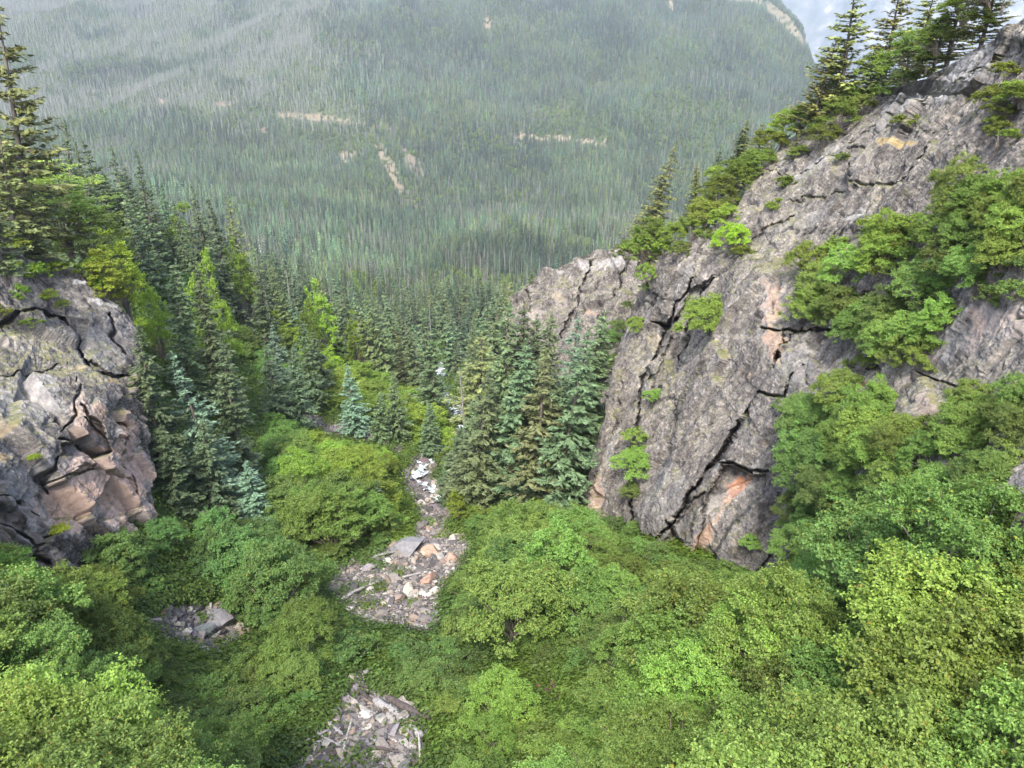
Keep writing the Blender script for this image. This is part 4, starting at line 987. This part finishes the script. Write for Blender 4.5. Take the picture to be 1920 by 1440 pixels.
for i, (u, vb, vt, Y, wpx, tint, lab) in enumerate(BT):
    b = at(u, vb, Y); g = gz(b[0], b[1]); 
    if g > b[2] - .5 or g > b[2] - 6: b[2] = min(g, b[2]) - .1
    tp = at(u, vt, Y); H_ = max(1.5, tp[2] - b[2]); s = H_ / 7.3; rw = wpx * Y / F
    put_plant('broadleaf_tree', BRD[i % 3], b, s, rng.uniform(0, 6), tint, lab, 'tree', 'light green broadleaf trees on the left slope' if u < 800 else None, ('crown', 'trunk'), lean=(-.06, 0, 1), sxy=float(rw / 2.6 / s))

bz = [(400,560),(560,575),(700,640),(770,720),(700,745),(640,735),(520,690),(430,625)]; c_ = 0; bt = np.random.default_rng(9)
while c_ < 34:
    u, v = bt.uniform(390, 780), bt.uniform(550, 760)
    if not inpoly(np.array([u]), np.array([v]), bz)[0]: continue
    P = hit(u, v)[0]; c_ += 1; hh_ = bt.uniform(2.6, 5.5); g_ = bt.uniform(.8, 1.5)
    put_plant('broadleaf_tree', BRD[c_ % 3], P - np.array([0, 0, .2]), hh_ / 7.3, bt.uniform(0, 6), (g_, g_ * .98, .7), 'small light green tree scattered among the firs on the lower left slope', 'tree', 'small light green trees among the slope firs', ('crown', 'trunk'), lean=(-.1, 0, 1), sxy=1.15)

# ------------------------------------------------------------------ alder thickets
cand = []
for (y0, y1, sp) in ((8.5, 24, 1.8), (24, 46, 1.9), (46, 92, 2.1)):
    xs = np.arange(-1.0 * y1, .95 * y1, sp); ys = np.arange(y0, y1, sp); X, Y = np.meshgrid(xs, ys)
    X = (X + rng.uniform(-.45, .45, X.shape) * sp).ravel(); Y = (Y + rng.uniform(-.45, .45, Y.shape) * sp).ravel(); cand.append(np.stack([X, Y], 1))
cand = np.concatenate(cand); cx, cy = cand[:, 0], cand[:, 1]; cz = gz(cx, cy); CPt = np.stack([cx, cy, cz], 1); cu, cv = project(CPt)
ok = (cu > -260) & (cu < 2150) & (cv > 640) & (cy * CP - cz * SP > 6)
sz = rng.uniform(.62, 1.22, len(cand)) * np.interp(cy, [10, 30, 50, 90], [.95, .95, .92, .9])
BR2 = [(430,640),(520,660),(640,690),(800,750),(812,800),(795,850),(770,1010),(640,1060),(480,1100),(100,1150),(290,990),(490,960),(470,760)]
ok &= (cy < 47) | inpoly(cu, cv, BR2) | ((cu > 790) & (cu < 900) & (cv > 760)) | ((cy < 92) & inpoly(cu, cv, [(560,690),(830,740),(800,860),(560,760)]))
ok &= ~((cx > 8.5) & (cy > 33) & (cy < 80))
for D, ins, sd in ((D_R, in_R, 1), (D_L, in_L, -1)):
    hv = project(CPt + [0, 0, 1.2]); m = ins(hv[0], hv[1]); q = np.zeros(len(cand), bool); q[m] = D(hv[0][m], hv[1][m]) < cy[m] - 1.0; ok &= ~q
# rock faces and gravel must stay open to view
OPEN = RUB + [[(575,1375),(835,1360),(830,1510),(520,1510)], [(1000,1255),(1062,1265),(1105,1330),(1105,1420),(1010,1420)], [(256,1152),(474,1172),(470,1245),(300,1245)], [(598,1090),(835,1100),(835,1225),(720,1225),(630,1190)], [(318,1222),(468,1235),(470,1350),(318,1350)], [(975,1205),(1085,1215),(1080,1260),(980,1255)], [(1092,930),(1180,1040),(1240,1062),(1320,1062),(1395,1068),(1478,1080),(1500,900),(1500,600),(1200,600)], [(-10,600),(250,600),(282,940),(205,965),(140,985),(125,1050),(60,1045),(-10,1015)], [(880,935),(1090,935),(1090,700),(880,700)], [(300,960),(490,955),(460,700),(300,640)]]
res = []
for k in np.where(ok)[0]:
    for s in (sz[k], sz[k] * .7, sz[k] * .48, sz[k] * .3, sz[k] * .18):
        P = CPt[k]; rr = 2.35 * s; hh_ = 3.5 * s
        q = np.array([[0, 0, hh_ * .95], [rr * .8, 0, hh_ * .6], [-rr * .8, 0, hh_ * .6], [rr * .5, 0, hh_ * .85], [-rr * .5, 0, hh_ * .85], [0, 0, hh_ * .45], [rr * .9, -rr * .4, hh_ * .3], [-rr * .9, -rr * .4, hh_ * .3], [0, rr * .7, hh_ * .7], [0, 0, hh_ * .7], [0, -rr * .5, hh_ * .1], [rr * .5, 0, hh_ * .3], [-rr * .5, 0, hh_ * .3], [0, 0, hh_ * 1.25], [rr * .5, 0, hh_ * 1.12], [-rr * .5, 0, hh_ * 1.12], [rr * .75, 0, hh_ * .9], [-rr * .75, 0, hh_ * .9]]) + P
        pu, pv = project(q); bad = False
        for p in OPEN:
            if inpoly(pu, pv, p).sum() > 0: bad = True; break
        if not bad: res.append((k, s)); break
lowx = []
for (y0, y1, sp) in ((9, 26, .95), (26, 50, 1.05), (50, 90, 1.5)):
    xs = np.arange(-1.0 * y1, .9 * y1, sp); ys = np.arange(y0, y1, sp); X, Y = np.meshgrid(xs, ys)
    lowx.append(np.stack([(X + rng.uniform(-.5, .5, X.shape) * sp).ravel(), (Y + rng.uniform(-.5, .5, Y.shape) * sp).ravel()], 1))
lowx = np.concatenate(lowx); LP_ = np.stack([lowx[:, 0], lowx[:, 1], gz(lowx[:, 0], lowx[:, 1])], 1); lu, lv = project(LP_)
lj = fbm(LP_ / 2.0, 3, 48) * 12
lok = (lu > -80) & (lu < 2000) & (lv > 690) & (lv < 1560) & ~rub_mask(lu + lj, lv + lj) & ~rub_mask(lu, lv - 10) & ~rub_mask(lu, lv - 22) & ((LP_[:, 1] < 48) | inpoly(lu, lv, BR2) | ((lu > 790) & (lu < 930))) & ~((LP_[:, 0] > 8.5) & (LP_[:, 1] > 33))
lcd, _ = segdist(lu, lv, CREEK); lok &= ~(lcd * LP_[:, 1] / F < 1.2)
lows = rng.uniform(.24, .46, len(LP_))
for ox, oz in ((0, 1.7), (0, 3.4), (2.2, 1.2), (-2.2, 1.2), (1.3, 2.4), (-1.3, 2.4)):
    tu_, tv_ = project(LP_ + np.stack([ox * lows, 0 * lows, oz * lows], 1)); lok &= ~rub_mask(tu_ + lj * .5, tv_ + lj * .4)
LOW = [dict(P=LP_[k], s=lows[k], app=0, u=lu[k], v=lv[k], wall=False, tint=None, lab='') for k in np.where(lok)[0]]
print('bush candidates', len(res), len(LOW))
# bushes growing on the rock walls: u, v, radius px, tint
WB = [(1340,600,42,LG,'round light green bush growing alone on the bare slab'),(1190,870,34,None,''),(1198,820,26,None,''),(1185,920,24,None,''),(1222,520,20,LG,'small green bush in the notch below the knoll crest'),
 (1215,540,14,None,''),(1228,742,20,None,''),(1200,610,16,LG,'tiny bush on the left edge of the slab'),(1472,762,24,None,''),(1356,705,10,None,''),(1700,240,24,None,''),(1580,300,14,None,''),(1150,640,20,None,''),(1160,610,16,None,''),(1140,690,22,None,''),
 (1410,1015,22,None,''),(1180,575,13,None,''),
 (1385,455,28,YEL,'yellowish bush on the crest beside the small ragged fir'),(1400,480,24,None,''),(1330,445,18,None,''),(1285,470,20,None,''),(1300,440,24,None,''),(1325,410,30,None,''),(1350,380,34,None,''),(1380,350,30,None,''),(1270,450,24,None,''),(1250,470,22,None,''),(1210,480,34,None,''),(1180,485,24,None,''),(1225,455,30,None,''),
 (1400,330,24,None,''),(1425,310,24,None,''),(1450,280,26,None,''),(1470,255,28,None,''),(1500,235,26,None,''),(1540,210,24,None,''),(1365,420,24,None,''),(1345,330,20,None,''),
 (1545,270,26,None,''),(1580,235,30,None,''),(1620,200,22,None,''),(1660,180,20,None,''),(1600,190,26,None,''),(1700,150,18,None,''),(1740,118,22,None,''),(1790,78,22,None,''),(1830,45,24,None,''),(1880,5,24,None,''),(1920,-25,24,None,''),(1760,90,30,None,''),(1700,120,34,None,''),(1640,150,30,None,''),(1810,30,34,None,''),(1860,-10,44,None,''),
 (1500,290,18,None,''),(1480,350,22,None,''),(1460,390,20,None,''),(1530,240,20,None,'')]
for _ in range(46):   # patches hanging on the near part of the wall
    pass
PATCH = [([(1520,480),(1640,420),(1700,400),(1780,420),(1800,350),(1930,330),(1930,560),(1800,570),(1760,640),(1700,690),(1640,640),(1560,600),(1500,600)], 85, 37),
 ([(1500,780),(1560,735),(1660,740),(1670,800),(1770,800),(1800,750),(1930,740),(1930,1090),(1500,1100),(1490,1000),(1500,900)], 140, 42),
 ([(1840,130),(1930,110),(1930,330),(1870,300)], 10, 24), ([(1580,640),(1680,650),(1660,690),(1590,690)], 3, 20)]
pr = np.random.default_rng(77)
for poly, cnt, rp in PATCH:
    us = [p[0] for p in poly]; vs = [p[1] for p in poly]; c_ = 0
    while c_ < cnt:
        u, v = pr.uniform(min(us), max(us)), pr.uniform(min(vs), max(vs))
        if inpoly(np.array([u]), np.array([v]), poly)[0]: WB.append((u, v, rp * pr.uniform(.65, 1.15), None, '')); c_ += 1
# near terrain bushes + wall bushes: 300 largest are objects
allb = []
for k, s in res:
    P = CPt[k]; allb.append(dict(P=P, s=s, app=s / P[1], u=cu[k], v=cv[k], wall=False, tint=None, lab=''))
for (u, v, rp, tint, lab) in WB:
    D = D_F if (u < 1165 and v > 470 and not in_R(u, v)) else D_R
    Y = float(D(np.array([u]), np.array([v]))[0]); rad = rp * Y / F; s = rad / 1.75
    P = at(u, v, Y) + np.array([-.25 * rad, -.45 * rad, -1.0 * s])
    allb.append(dict(P=P, s=s, app=s / Y * (9 if lab else 1.2), u=u, v=v, wall=True, tint=tint, lab=lab))
allb = [b for b in allb if -150 < b['u'] < 2060 and b['v'] < 1560 + 400]
def vis_in_frame(b):
    pu, pv = project(b['P'] + np.array([0, 0, 1.5 * b['s']])); rp = 1.8 * b['s'] / b['P'][1] * F
    return pu > -rp and pu < 1920 + rp and pv < 1440 + rp
allb = [b for b in allb if vis_in_frame(b)]
allb.sort(key=lambda b: -b['app'])
print('bushes', len(allb))
regions = [
 (lambda b: b['wall'] and b['v'] < 350 and b['u'] > 1700, 'bush rooted along the bright slab edge at the top right', 'bushes along the top right slab edge'),
 (lambda b: b['wall'] and b['v'] < 520 and b['u'] < 1560, 'low green bush on the crest of the rock wall among thin firs', 'bushes on the crest of the rock wall'),
 (lambda b: b['wall'] and b['v'] < 400, 'bush in the grove of hemlocks at the top right', 'bushes among the top right hemlocks'),
 (lambda b: b['wall'] and b['u'] > 1480 and b['v'] < 700, 'alder hanging from the upper part of the right rock wall', 'alders on the upper right rock wall'),
 (lambda b: b['wall'] and b['u'] > 1480, 'alder rooted on the lower part of the right rock wall', 'alders on the lower right rock wall'),
 (lambda b: b['wall'], 'small bush growing in a seam of the slabs', 'small bushes in the seams of the slabs'),
 (lambda b: b['P'][1] > 46, 'low alder in the brush field on the left side of the creek', 'alders in the brush field left of the creek'),
 (lambda b: b['u'] < 620 and b['P'][1] > 30, 'grey green alder in the thicket at the foot of the left outcrop', 'alders at the foot of the left outcrop'),
 (lambda b: b['u'] < 620 and b['P'][1] > 22, 'alder between the left outcrop and the small rubble patch', 'alders around the small rubble patch'),
 (lambda b: b['u'] < 620, 'alder in the near thicket at the lower left', 'alders in the lower left thicket'),
 (lambda b: b['u'] < 1020 and b['P'][1] > 24, 'alder lining the boulder bed of the creek', 'alders lining the boulder bed'),
 (lambda b: b['u'] < 1020, 'alder beside the fallen logs at the bottom', 'alders around the fallen logs'),
 (lambda b: b['P'][1] > 26, 'alder in the thicket below the big rock slab', 'alders below the big rock slab'),
 (lambda b: b['u'] < 1450, 'alder in the near thicket right of the fallen logs', 'alders right of the fallen logs'),
 (lambda b: True, 'alder in the near thicket at the lower right', 'alders in the lower right thicket')]
def btint(b):
    n_ = float(fbm(np.array([b['P'] / 6.0]), 3, 95)[0]); g = rng.uniform(.68, 1.32)
    t = np.array([1.04 + .30 * n_, 1 + .18 * n_, .92 - .15 * n_]) * g
    if b['wall'] and b['v'] < 500: t *= np.array([1.05, .95, .75])
    if not b['wall'] and b['u'] < 560 and b['P'][1] > 29: t *= np.array([.72, .82, 1.15])
    if not b['wall'] and b['P'][1] > 46: t *= np.array([1.25, 1.2, .9])
    if not b['wall'] and 560 < b['u'] < 900 and b['P'][1] < 26: t *= np.array([.9, .95, 1.1])
    return tuple(t)
nb = 0; rest = []
for b in allb:
    if nb < 300:
        if b['lab']: lab, gr = b['lab'], None
        else: lab, gr = next((l, g) for f, l, g in regions if f(b))
        tint = b['tint'] or btint(b)
        lean = (rng.normal() * .12 - (.35 if b['wall'] else 0), rng.normal() * .1 - (.25 if b['wall'] else 0), 1)
        pr_ = (SHN[rng.integers(3)] if b['P'][1] < 17 else SH[rng.integers(len(SH))]) if b['s'] > .33 else SHS[rng.integers(4)]
        hs_ = 1.0 if b['wall'] else rng.uniform(1.0, 1.28); put_plant('alder_shrub', pr_, b['P'], b['s'] * hs_, rng.uniform(0, 6.28), tint, lab, 'shrub', gr, ('crown', 'stems'), lean=lean, sxy=rng.uniform(.92, 1.08) / hs_); nb += 1
    else: rest.append(b)
rest += LOW
if rest:
    m_ = len(rest); s = np.array([b['s'] for b in rest]); T0 = np.array([btint(b) for b in rest]) * np.where(s < .47, .8, 1.0)[:, None]
    gn_scatter('alder_undergrowth', np.array([b['P'] for b in rest]), np.stack([s * 1.1, s * 1.1, s], 1), np.stack([rng.normal(size=m_) * .1, rng.normal(size=m_) * .1, rng.uniform(0, 6.28, m_)], 1),
               np.where(s > .5, 4 + rng.integers(0, 7, m_), rng.integers(0, 4, m_)), T0, [joined(*p) for p in SHS] + [joined(*p) for p in SH], 'low green alder brush filling the gaps of the thickets and the brush field')
print('bush rest', len(rest))

# low ferns and herbs covering the ground between the alders
def herb(seed):
    g = np.random.default_rng(seed); m_ = 110; d = g.normal(size=(m_, 3)); P = d * np.array([.27, .27, .07]) + [0, 0, .14]
    return quadmesh('herb', leaves(P, d * .5 + [0, 0, 1.0], .12, .08), M_BROAD)
k = 42000; ly = np.exp(rng.uniform(math.log(9), math.log(130), k * 3)); la = rng.uniform(-.95, .8, k * 3)
hx, hy = la * ly, ly; hz = gz(hx, hy); hu, hv = project(np.stack([hx, hy, hz], 1)); jj = fbm(np.stack([hx, hy, hz], 1) / 1.5, 3, 44) * 8
hk = (hu > -60) & (hu < 1980) & (hv > 500) & (hv < 1500) & ((~rub_mask(hu + jj, hv + jj) & ~rub_mask(hu + jj, hv - 8) & ~rub_mask(hu + jj, hv - 16)) | (rng.random(k * 3) < .012))
cdh, _ = segdist(hu, hv, CREEK); hk &= ~(cdh * hy / F < 1.4)
hk &= rng.random(k * 3) < np.interp(hy, [9, 30, 130], [.45, .8, 1.0])
hP = np.stack([hx, hy, hz], 1)[hk]; m_ = len(hP); s = rng.uniform(.8, 2.0, m_) * np.interp(hP[:, 1], [10, 40, 130], [.8, 1.0, 2.2])
hn = fbm(hP / 5.0, 3, 47)
gn_scatter('herb_undergrowth', hP, np.stack([s, s, s], 1), np.stack([0 * s, 0 * s, rng.uniform(0, 6.28, m_)], 1), rng.integers(0, 3, m_),
           np.stack([.62 + .3 * hn, .68 + .25 * hn, .6 - .15 * hn], 1) * rng.uniform(.6, 1.15, (m_, 1)), [herb(300 + q) for q in range(3)],
           'low green herbs and ferns covering the ground between shrubs')

# explicit bright plants
EX = [(385,1330,16,(1.25,1.2,.9),'bright yellow green patch of large leaved plants below the small rubble patch'),(330,1240,14,(1.25,1.2,.8),'large leaved yellow green plant under the small rubble patch'),
      (340,1290,14,(1.2,1.2,.8),'large leaved plant left of the brightest patch'),(430,1290,14,(1.2,1.2,.8),'large leaved plant right of the brightest patch'),(360,1340,15,(1.15,1.2,.8),'nearest of the large leaved plants at the lower left'),
      (995,1235,13,(1.35,1.2,.5),'yellow green bush left of the reddish bare patch'),(1058,1240,13,(1.5,1.25,.45),'yellow bush right above the reddish bare patch'),
      (893,965,9,(2.3,1.2,.25),'small orange and yellow shrub at the edge of the creek bed'),(798,1395,8,(2.2,.45,.4),'red leaved plant at the end of the grey log'),
      (415,1118,8,(1.5,1.3,.6),'small yellow green plant above the small rubble patch'),(65,858,7,(1.2,1.2,.5),'bright green tuft on the left outcrop face'),(112,995,11,(1.3,1.1,.4),'yellow green bush at the foot of the left outcrop')]
for i, (u, v, rp, tint, lab) in enumerate(EX):
    on = in_L(u, v) and v < 1010
    if on: P = at(u, v, float(D_L(np.array([u]), np.array([v]))[0]) - .5)
    else: P = hit(u, v + rp * 1.0)[0]
    rad = rp * 1.7 * P[1] / F; s = rad / 1.6
    put_plant('leafy_plant', BIGL[i % 2] if i not in (7,) else SHS[0], P - np.array([0, 0, .1]), s, rng.uniform(0, 6), tint, lab, 'plant', None, ('crown', 'stems'))
# brush hugging the top of the left outcrop
LB = [(20,470,34,(1.0,.95,.5)),(70,520,30,(1.1,1.0,.5)),(110,510,22,(1.1,1.0,.55)),(30,560,26,(1.0,.95,.5)),(95,560,20,(1,.95,.5)),(60,610,20,(.9,.9,.4)),(120,575,14,(1,.95,.5)),(-5,590,24,(1.1,.9,.4)),(175,505,24,(1.1,1,.5)),(228,560,22,(1.1,.95,.4)),(190,540,18,(1,.9,.4)),(10,505,30,(.9,.95,.5)),(265,610,16,(1.1,.95,.4))]
for i, (u, v, rp, tint) in enumerate(LB):
    Y = float(D_L(np.array([u]), np.array([v]))[0]) - .3; rad = rp * Y / F
    put_plant('ledge_shrub', SHS[i % 4], at(u, v + rp * .5, Y), rad / 1.75, rng.uniform(0, 6), tint, 'mossy yellow green bush on the upper ledges of the left outcrop', 'shrub', 'bushes on the left outcrop ledges', ('crown', 'stems'))

# ------------------------------------------------------------------ stones
def stone(seed, sub=3):
    import bmesh
    g = np.random.default_rng(seed); bm = bmesh.new(); bmesh.ops.create_icosphere(bm, subdivisions=sub, radius=1)
    V = np.array([v.co[:] for v in bm.verts]); nrm = g.normal(size=(15, 3)); nrm /= np.linalg.norm(nrm, axis=1, keepdims=True); dd = g.uniform(.42, .8, 15)
    for k in range(15):
        t = V @ nrm[k] - dd[k]; V -= nrm[k] * np.maximum(t, 0)[:, None] * 1.0
    V += (V / np.linalg.norm(V, axis=1, keepdims=True)) * (fbm(V * 1.7 + seed, 4, seed) * .06)[:, None]
    V *= np.array([1.3, .95, .7]) * 1.35
    Fc = np.array([[v.index for v in f.verts] for f in bm.faces]); bm.free()
    return mesh('stone', V, Fc, [M_STONE], False)
STN = [stone(400 + k) for k in range(7)]; STL = [stone(420 + k, 2) for k in range(5)]
SC_ = np.array([(.12,.108,.10),(.09,.083,.08),(.16,.142,.128),(.22,.19,.158),(.20,.15,.12),(.30,.28,.25),(.07,.062,.06),(.115,.10,.108)])
XB = [(812,1040,17,(.40,.28,.20),'tan boulder with an orange side in the middle of the creek bed'),(842,1052,13,(.42,.29,.22),'pinkish boulder beside the tan one in the creek bed'),
 (765,1032,38,(.22,.215,.22),'long flat grey slab lying across the creek bed'),(765,1112,15,(.58,.54,.42),'cream white boulder in the middle of the rubble'),(802,1117,9,(.62,.58,.52),'small white stone right of the cream boulder'),
 (418,1168,30,(.27,.25,.25),'large smooth grey boulder in the small rubble patch'),(374,1190,22,(.20,.22,.21),'greenish grey boulder beside the large smooth one'),(300,1152,14,(.45,.22,.13),'rusty orange boulder in the small rubble patch'),
 (335,1172,10,(.42,.39,.32),'pale stone in the centre of the small rubble patch'),(686,1268,9,(.60,.55,.48),'white stone leaning on the standing log'),(805,1088,16,(.38,.24,.17),'brown orange boulder at the right side of the creek bed'),
 (692,1068,14,(.30,.27,.29),'grey boulder at the left bend of the creek bed'),(875,1008,9,(.42,.32,.28),'pink stone at the right rim of the creek bed'),(665,1325,16,(.40,.35,.31),'pale broken rock above the grey log'),
 (738,1378,18,(.26,.24,.25),'grey block near the bottom of the log jam'),(795,870,13,(.15,.11,.11),'dark wet boulder above the cascade'),(778,862,9,(.12,.10,.10),'dark stone left of the wet boulder'),(825,895,9,(.2,.17,.17),'grey stone right of the cascade'),
 (840,1160,11,(.25,.12,.08),'rust brown stone at the lower right of the rubble'),(720,1135,10,(.44,.38,.30),'sandy stone low in the rubble'),(855,1085,12,(.16,.14,.15),'dark stone by the shrubs right of the rubble')]
def put_stone(u, v, rp, col, lab, gr=None, me=None, flat=1.0, long_=1.0):
    P = hit(u, v)[0]; s = rp * P[1] / F / CP
    o = link('boulder', me or STN[rng.integers(len(STN))], label=lab, category='boulder')
    if gr: o['group'] = gr
    o.location = P + np.array([0, 0, s * .25]); o.scale = (s * long_, s * rng.uniform(.8, 1.1), s * flat); o.rotation_euler = (rng.normal() * .25, rng.normal() * .25, rng.uniform(0, 6.28) if long_ == 1 else rng.normal() * .1); o.color = (*(np.array(col) * (.68 if not gr else 1.0)), 1)
for u, v, rp, col, lab in XB: put_stone(u, v, rp, col, lab, flat=.55 if 'slab' in lab else 1.0, long_=1.0)
gl = [('stone among the jumbled boulders of the main creek bed', 'stones of the main creek bed'), ('stone in the small rubble patch at the lower left', 'stones of the small rubble patch'), ('stone among the fallen logs at the bottom', 'stones among the fallen logs'),
      ('grey stone of the scree strip on the left slope', 'stones of the scree strip'), ('stone in the little gap between bushes right of the creek bed', 'stones in the gap between bushes'), ('reddish stone in the bare red patch', 'stones of the reddish patch'), ('stone beside the cascades', 'stones beside the cascades')]
cnts = [125, 40, 55, 22, 6, 12, 12]
for pi, (poly, cnt) in enumerate(zip(RUB, cnts)):
    us = [p[0] for p in poly]; vs = [p[1] for p in poly]; c_ = 0
    while c_ < cnt:
        u, v = rng.uniform(min(us), max(us)), rng.uniform(min(vs), min(1460, max(vs)))
        if inpoly(np.array([u]), np.array([v]), poly)[0]:
            c_ += 1; col = SC_[rng.integers(len(SC_))] * rng.uniform(.8, 1.15)
            if pi == 5: col = col * np.array([.9, .45, .4])
            sc_ = {0: 7, 1: 8, 2: 10, 3: 3.5, 4: 6, 5: 7, 6: 3.5}[pi] * (1 if v > 950 or pi else .7)
            put_stone(u, v, sc_ * min(.6 + rng.pareto(2.2) * .5, 1.9), col, *gl[pi])
pts = []
for poly, dens in zip(RUB, (9000, 2600, 5200, 1500, 350, 900, 500)):
    us = [p[0] for p in poly]; vs = [p[1] for p in poly]
    u = rng.uniform(min(us) - 8, max(us) + 8, dens); v = rng.uniform(min(vs) - 8, max(vs) + 8, dens); jx = rng.normal(size=dens) * 9
    k = inpoly(u + jx, v + jx * .6, poly); pts.append(hit(u[k], v[k]))
GP = np.concatenate(pts); m_ = len(GP); s = (.045 + rng.pareto(2.4, m_) * .055).clip(.03, .34) * np.interp(GP[:, 1], [15, 40, 90], [.85, 1.15, 1.9])
gc_ = SC_[rng.integers(0, len(SC_), m_)] * rng.uniform(.75, 1.2, (m_, 1))
rd = inpoly(*project(GP), RUB[5]); gc_[rd] *= np.array([.9, .45, .4])
gn_scatter('gravel', GP + np.array([0, 0, .02]), np.stack([s, s * .85, s * .8], 1), np.stack([rng.normal(size=m_) * .4, rng.normal(size=m_) * .4, rng.uniform(0, 6.28, m_)], 1),
           rng.integers(0, 5, m_), gc_, STL, 'grey, tan and white broken rock rubble of the creek bed and scree')

# ------------------------------------------------------------------ logs
def log(u1, v1, u2, v2, rpx, mat, lab, raise1=.25, raise2=.25, sides=9):
    A = hit(u1, v1)[0] + [0, 0, raise1]; B = hit(u2, v2)[0] + [0, 0, raise2]
    t = np.linspace(0, 1, 14)[:, None]; P = A * (1 - t) + B * t; L = np.linalg.norm(B - A)
    P += np.stack([fbm(np.stack([t[:, 0] * 2, t[:, 0] * 0 + u1, t[:, 0] * 0], 1), 2, 7 + k) for k in range(3)], 1) * .035 * L
    r_ = rpx * A[1] / F * np.linspace(1.05, .72, 14) * (1 + .12 * rng.normal(size=14)); r_[0] *= .55; r_[-1] *= .3
    me = tubes('log', [(P, r_)], mat, sides)
    o = link('fallen_log', me, label=lab, category='log', group='fallen logs along the creek bed')
    for _ in range(3):
        k = rng.integers(3, 12); d = rng.normal(size=3); d[2] = abs(d[2]); d /= np.linalg.norm(d); l = L * rng.uniform(.06, .16)
        link('branch_stub', tubes('branch_stub', [(np.array([P[k], P[k] + d * l * .6, P[k] + d * l]), np.array([.45, .3, .08]) * rpx * A[1] / F)], mat, 5), o)
for a in [
 (640,1128,717,1097,4.5,M_LOGGY,'long dark grey log slanting across the middle of the rubble'),
 (686,1276,717,1230,5.5,M_LOGGY,'pale grey log sticking up beside the white stone'),
 (706,1322,792,1392,11,M_LOGGY,'broad flat grey log at the bottom centre',.3,.3),
 (728,1318,812,1362,9,M_LOGDK,'wet black log lying behind the broad grey one',.3,.25),
 (598,1346,643,1388,5.5,M_LOGGY,'split grey log left of the log jam'),
 (640,1425,664,1380,4,M_LOGGY,'short pale stick standing near the bottom edge',.1,.8),
 (787,1440,786,1398,4,M_LOGGY,'thin upright grey pole at the bottom edge',.1,.7),
 (776,1180,812,1187,4,M_LOGGY,'short grey log at the lower end of the rubble'),
 (755,1088,790,1080,2.6,M_LOGGY,'thin stick right of the slanting log'),
 (636,1276,690,1298,5,M_LOGDK,'dark log under the pale upright one'),
 (672,1300,708,1330,5,M_LOGDK,'dark broken limb above the broad grey log'),
 (560,1405,620,1378,3.5,M_LOGGY,'grey limb lying in the lower left of the log jam'),
 (575,1365,640,1410,3.5,M_LOGGY,'weathered limb crossing the grey one at the bottom'),
 (700,1410,745,1420,4,M_LOGDK,'dark limb near the bottom edge'),
 (820,925,845,948,3,M_LOGDK,'dark log lying by the cascade'),
 (700,1050,740,1040,3,M_LOGGY,'small grey log in the upper rubble'),
 (1038,1318,1070,1330,4,M_LOGDK,'dark log beneath the reddish bare patch')]: log(*a)

# a few dead snags of their own
for i, (u, vt, Y, lab) in enumerate([(872,690,62,'grey dead tree by the clump left of the dark firs'),(1375,250,64,'bare thin snag on the rock crest')]):
    top = at(u, vt, Y); zb = gz(top[0], top[1]) if u < 1000 else top[2] - 7; hh_ = top[2] - zb
    o = link('dead_tree', SNAG[i % 2], label=lab, category='dead tree'); o.location = (top[0], top[1], zb); o.scale = (hh_ / 12,) * 3; o.rotation_euler = (0, .05 if u > 900 else -.05, i)

# ------------------------------------------------------------------ haze, sky, sun, camera
HZ = 0.00013
m, nt = newmat('valley haze'); n = N(nt)
pv = n('VolumePrincipled', {'Color': rgb(.76, .82, 1.0), 'Density': HZ, 'Anisotropy': .2})
n('OutputMaterial', {1: pv.outputs[0]})
x0, x1, y0, y1, z0, z1 = -3700, 5200, -60, 5700, -1100, 1700
V = [(x0,y0,z0),(x1,y0,z0),(x1,y1,z0),(x0,y1,z0),(x0,y0,z1),(x1,y0,z1),(x1,y1,z1),(x0,y1,z1)]
link('haze', mesh('haze', V, [(0,3,2,1),(4,5,6,7),(0,1,5,4),(1,2,6,5),(2,3,7,6),(3,0,4,7)], [m]), kind='stuff', label='pale blue haze filling the valley air')

SUN_EL, SUN_AZ = 52, 190      # light from behind the camera, a little from the left
w = bpy.data.worlds.new('World'); SC.world = w; w.use_nodes = True; nt = w.node_tree
bg = nt.nodes['Background']; sk = nt.nodes.new('ShaderNodeTexSky'); sk.sky_type = 'NISHITA'; sk.sun_disc = False
sk.sun_elevation = R(SUN_EL); sk.sun_rotation = R(SUN_AZ); sk.air_density = 1.0; sk.dust_density = 3.0; sk.ozone_density = 1.0
nt.links.new(sk.outputs[0], bg.inputs[0]); bg.inputs[1].default_value = .15
sl = bpy.data.lights.new('sun', 'SUN'); sl.energy = 1.8; sl.angle = R(12); sl.color = (1, .98, .94)
so = bpy.data.objects.new('sun', sl); COL.objects.link(so)
d = Vector((math.sin(R(SUN_AZ)) * math.cos(R(SUN_EL)), math.cos(R(SUN_AZ)) * math.cos(R(SUN_EL)), math.sin(R(SUN_EL))))
so.rotation_mode = 'QUATERNION'; so.rotation_quaternion = (-d).to_track_quat('-Z', 'Y')

cam = bpy.data.cameras.new('camera'); cam.sensor_width = 36; cam.lens = F / 1920 * 36; cam.clip_end = 20000; cam.clip_start = .5
co = bpy.data.objects.new('camera', cam); COL.objects.link(co); co.rotation_euler = (R(90) - PITCH, 0, 0); SC.camera = co
SC.view_settings.view_transform = 'Standard'; SC.view_settings.look = 'None'; SC.view_settings.gamma = 1; SC.view_settings.exposure = 2.05
SC.cycles.volume_bounces = 1; SC.cycles.max_bounces = 6; SC.cycles.diffuse_bounces = 3; SC.cycles.transmission_bounces = 3
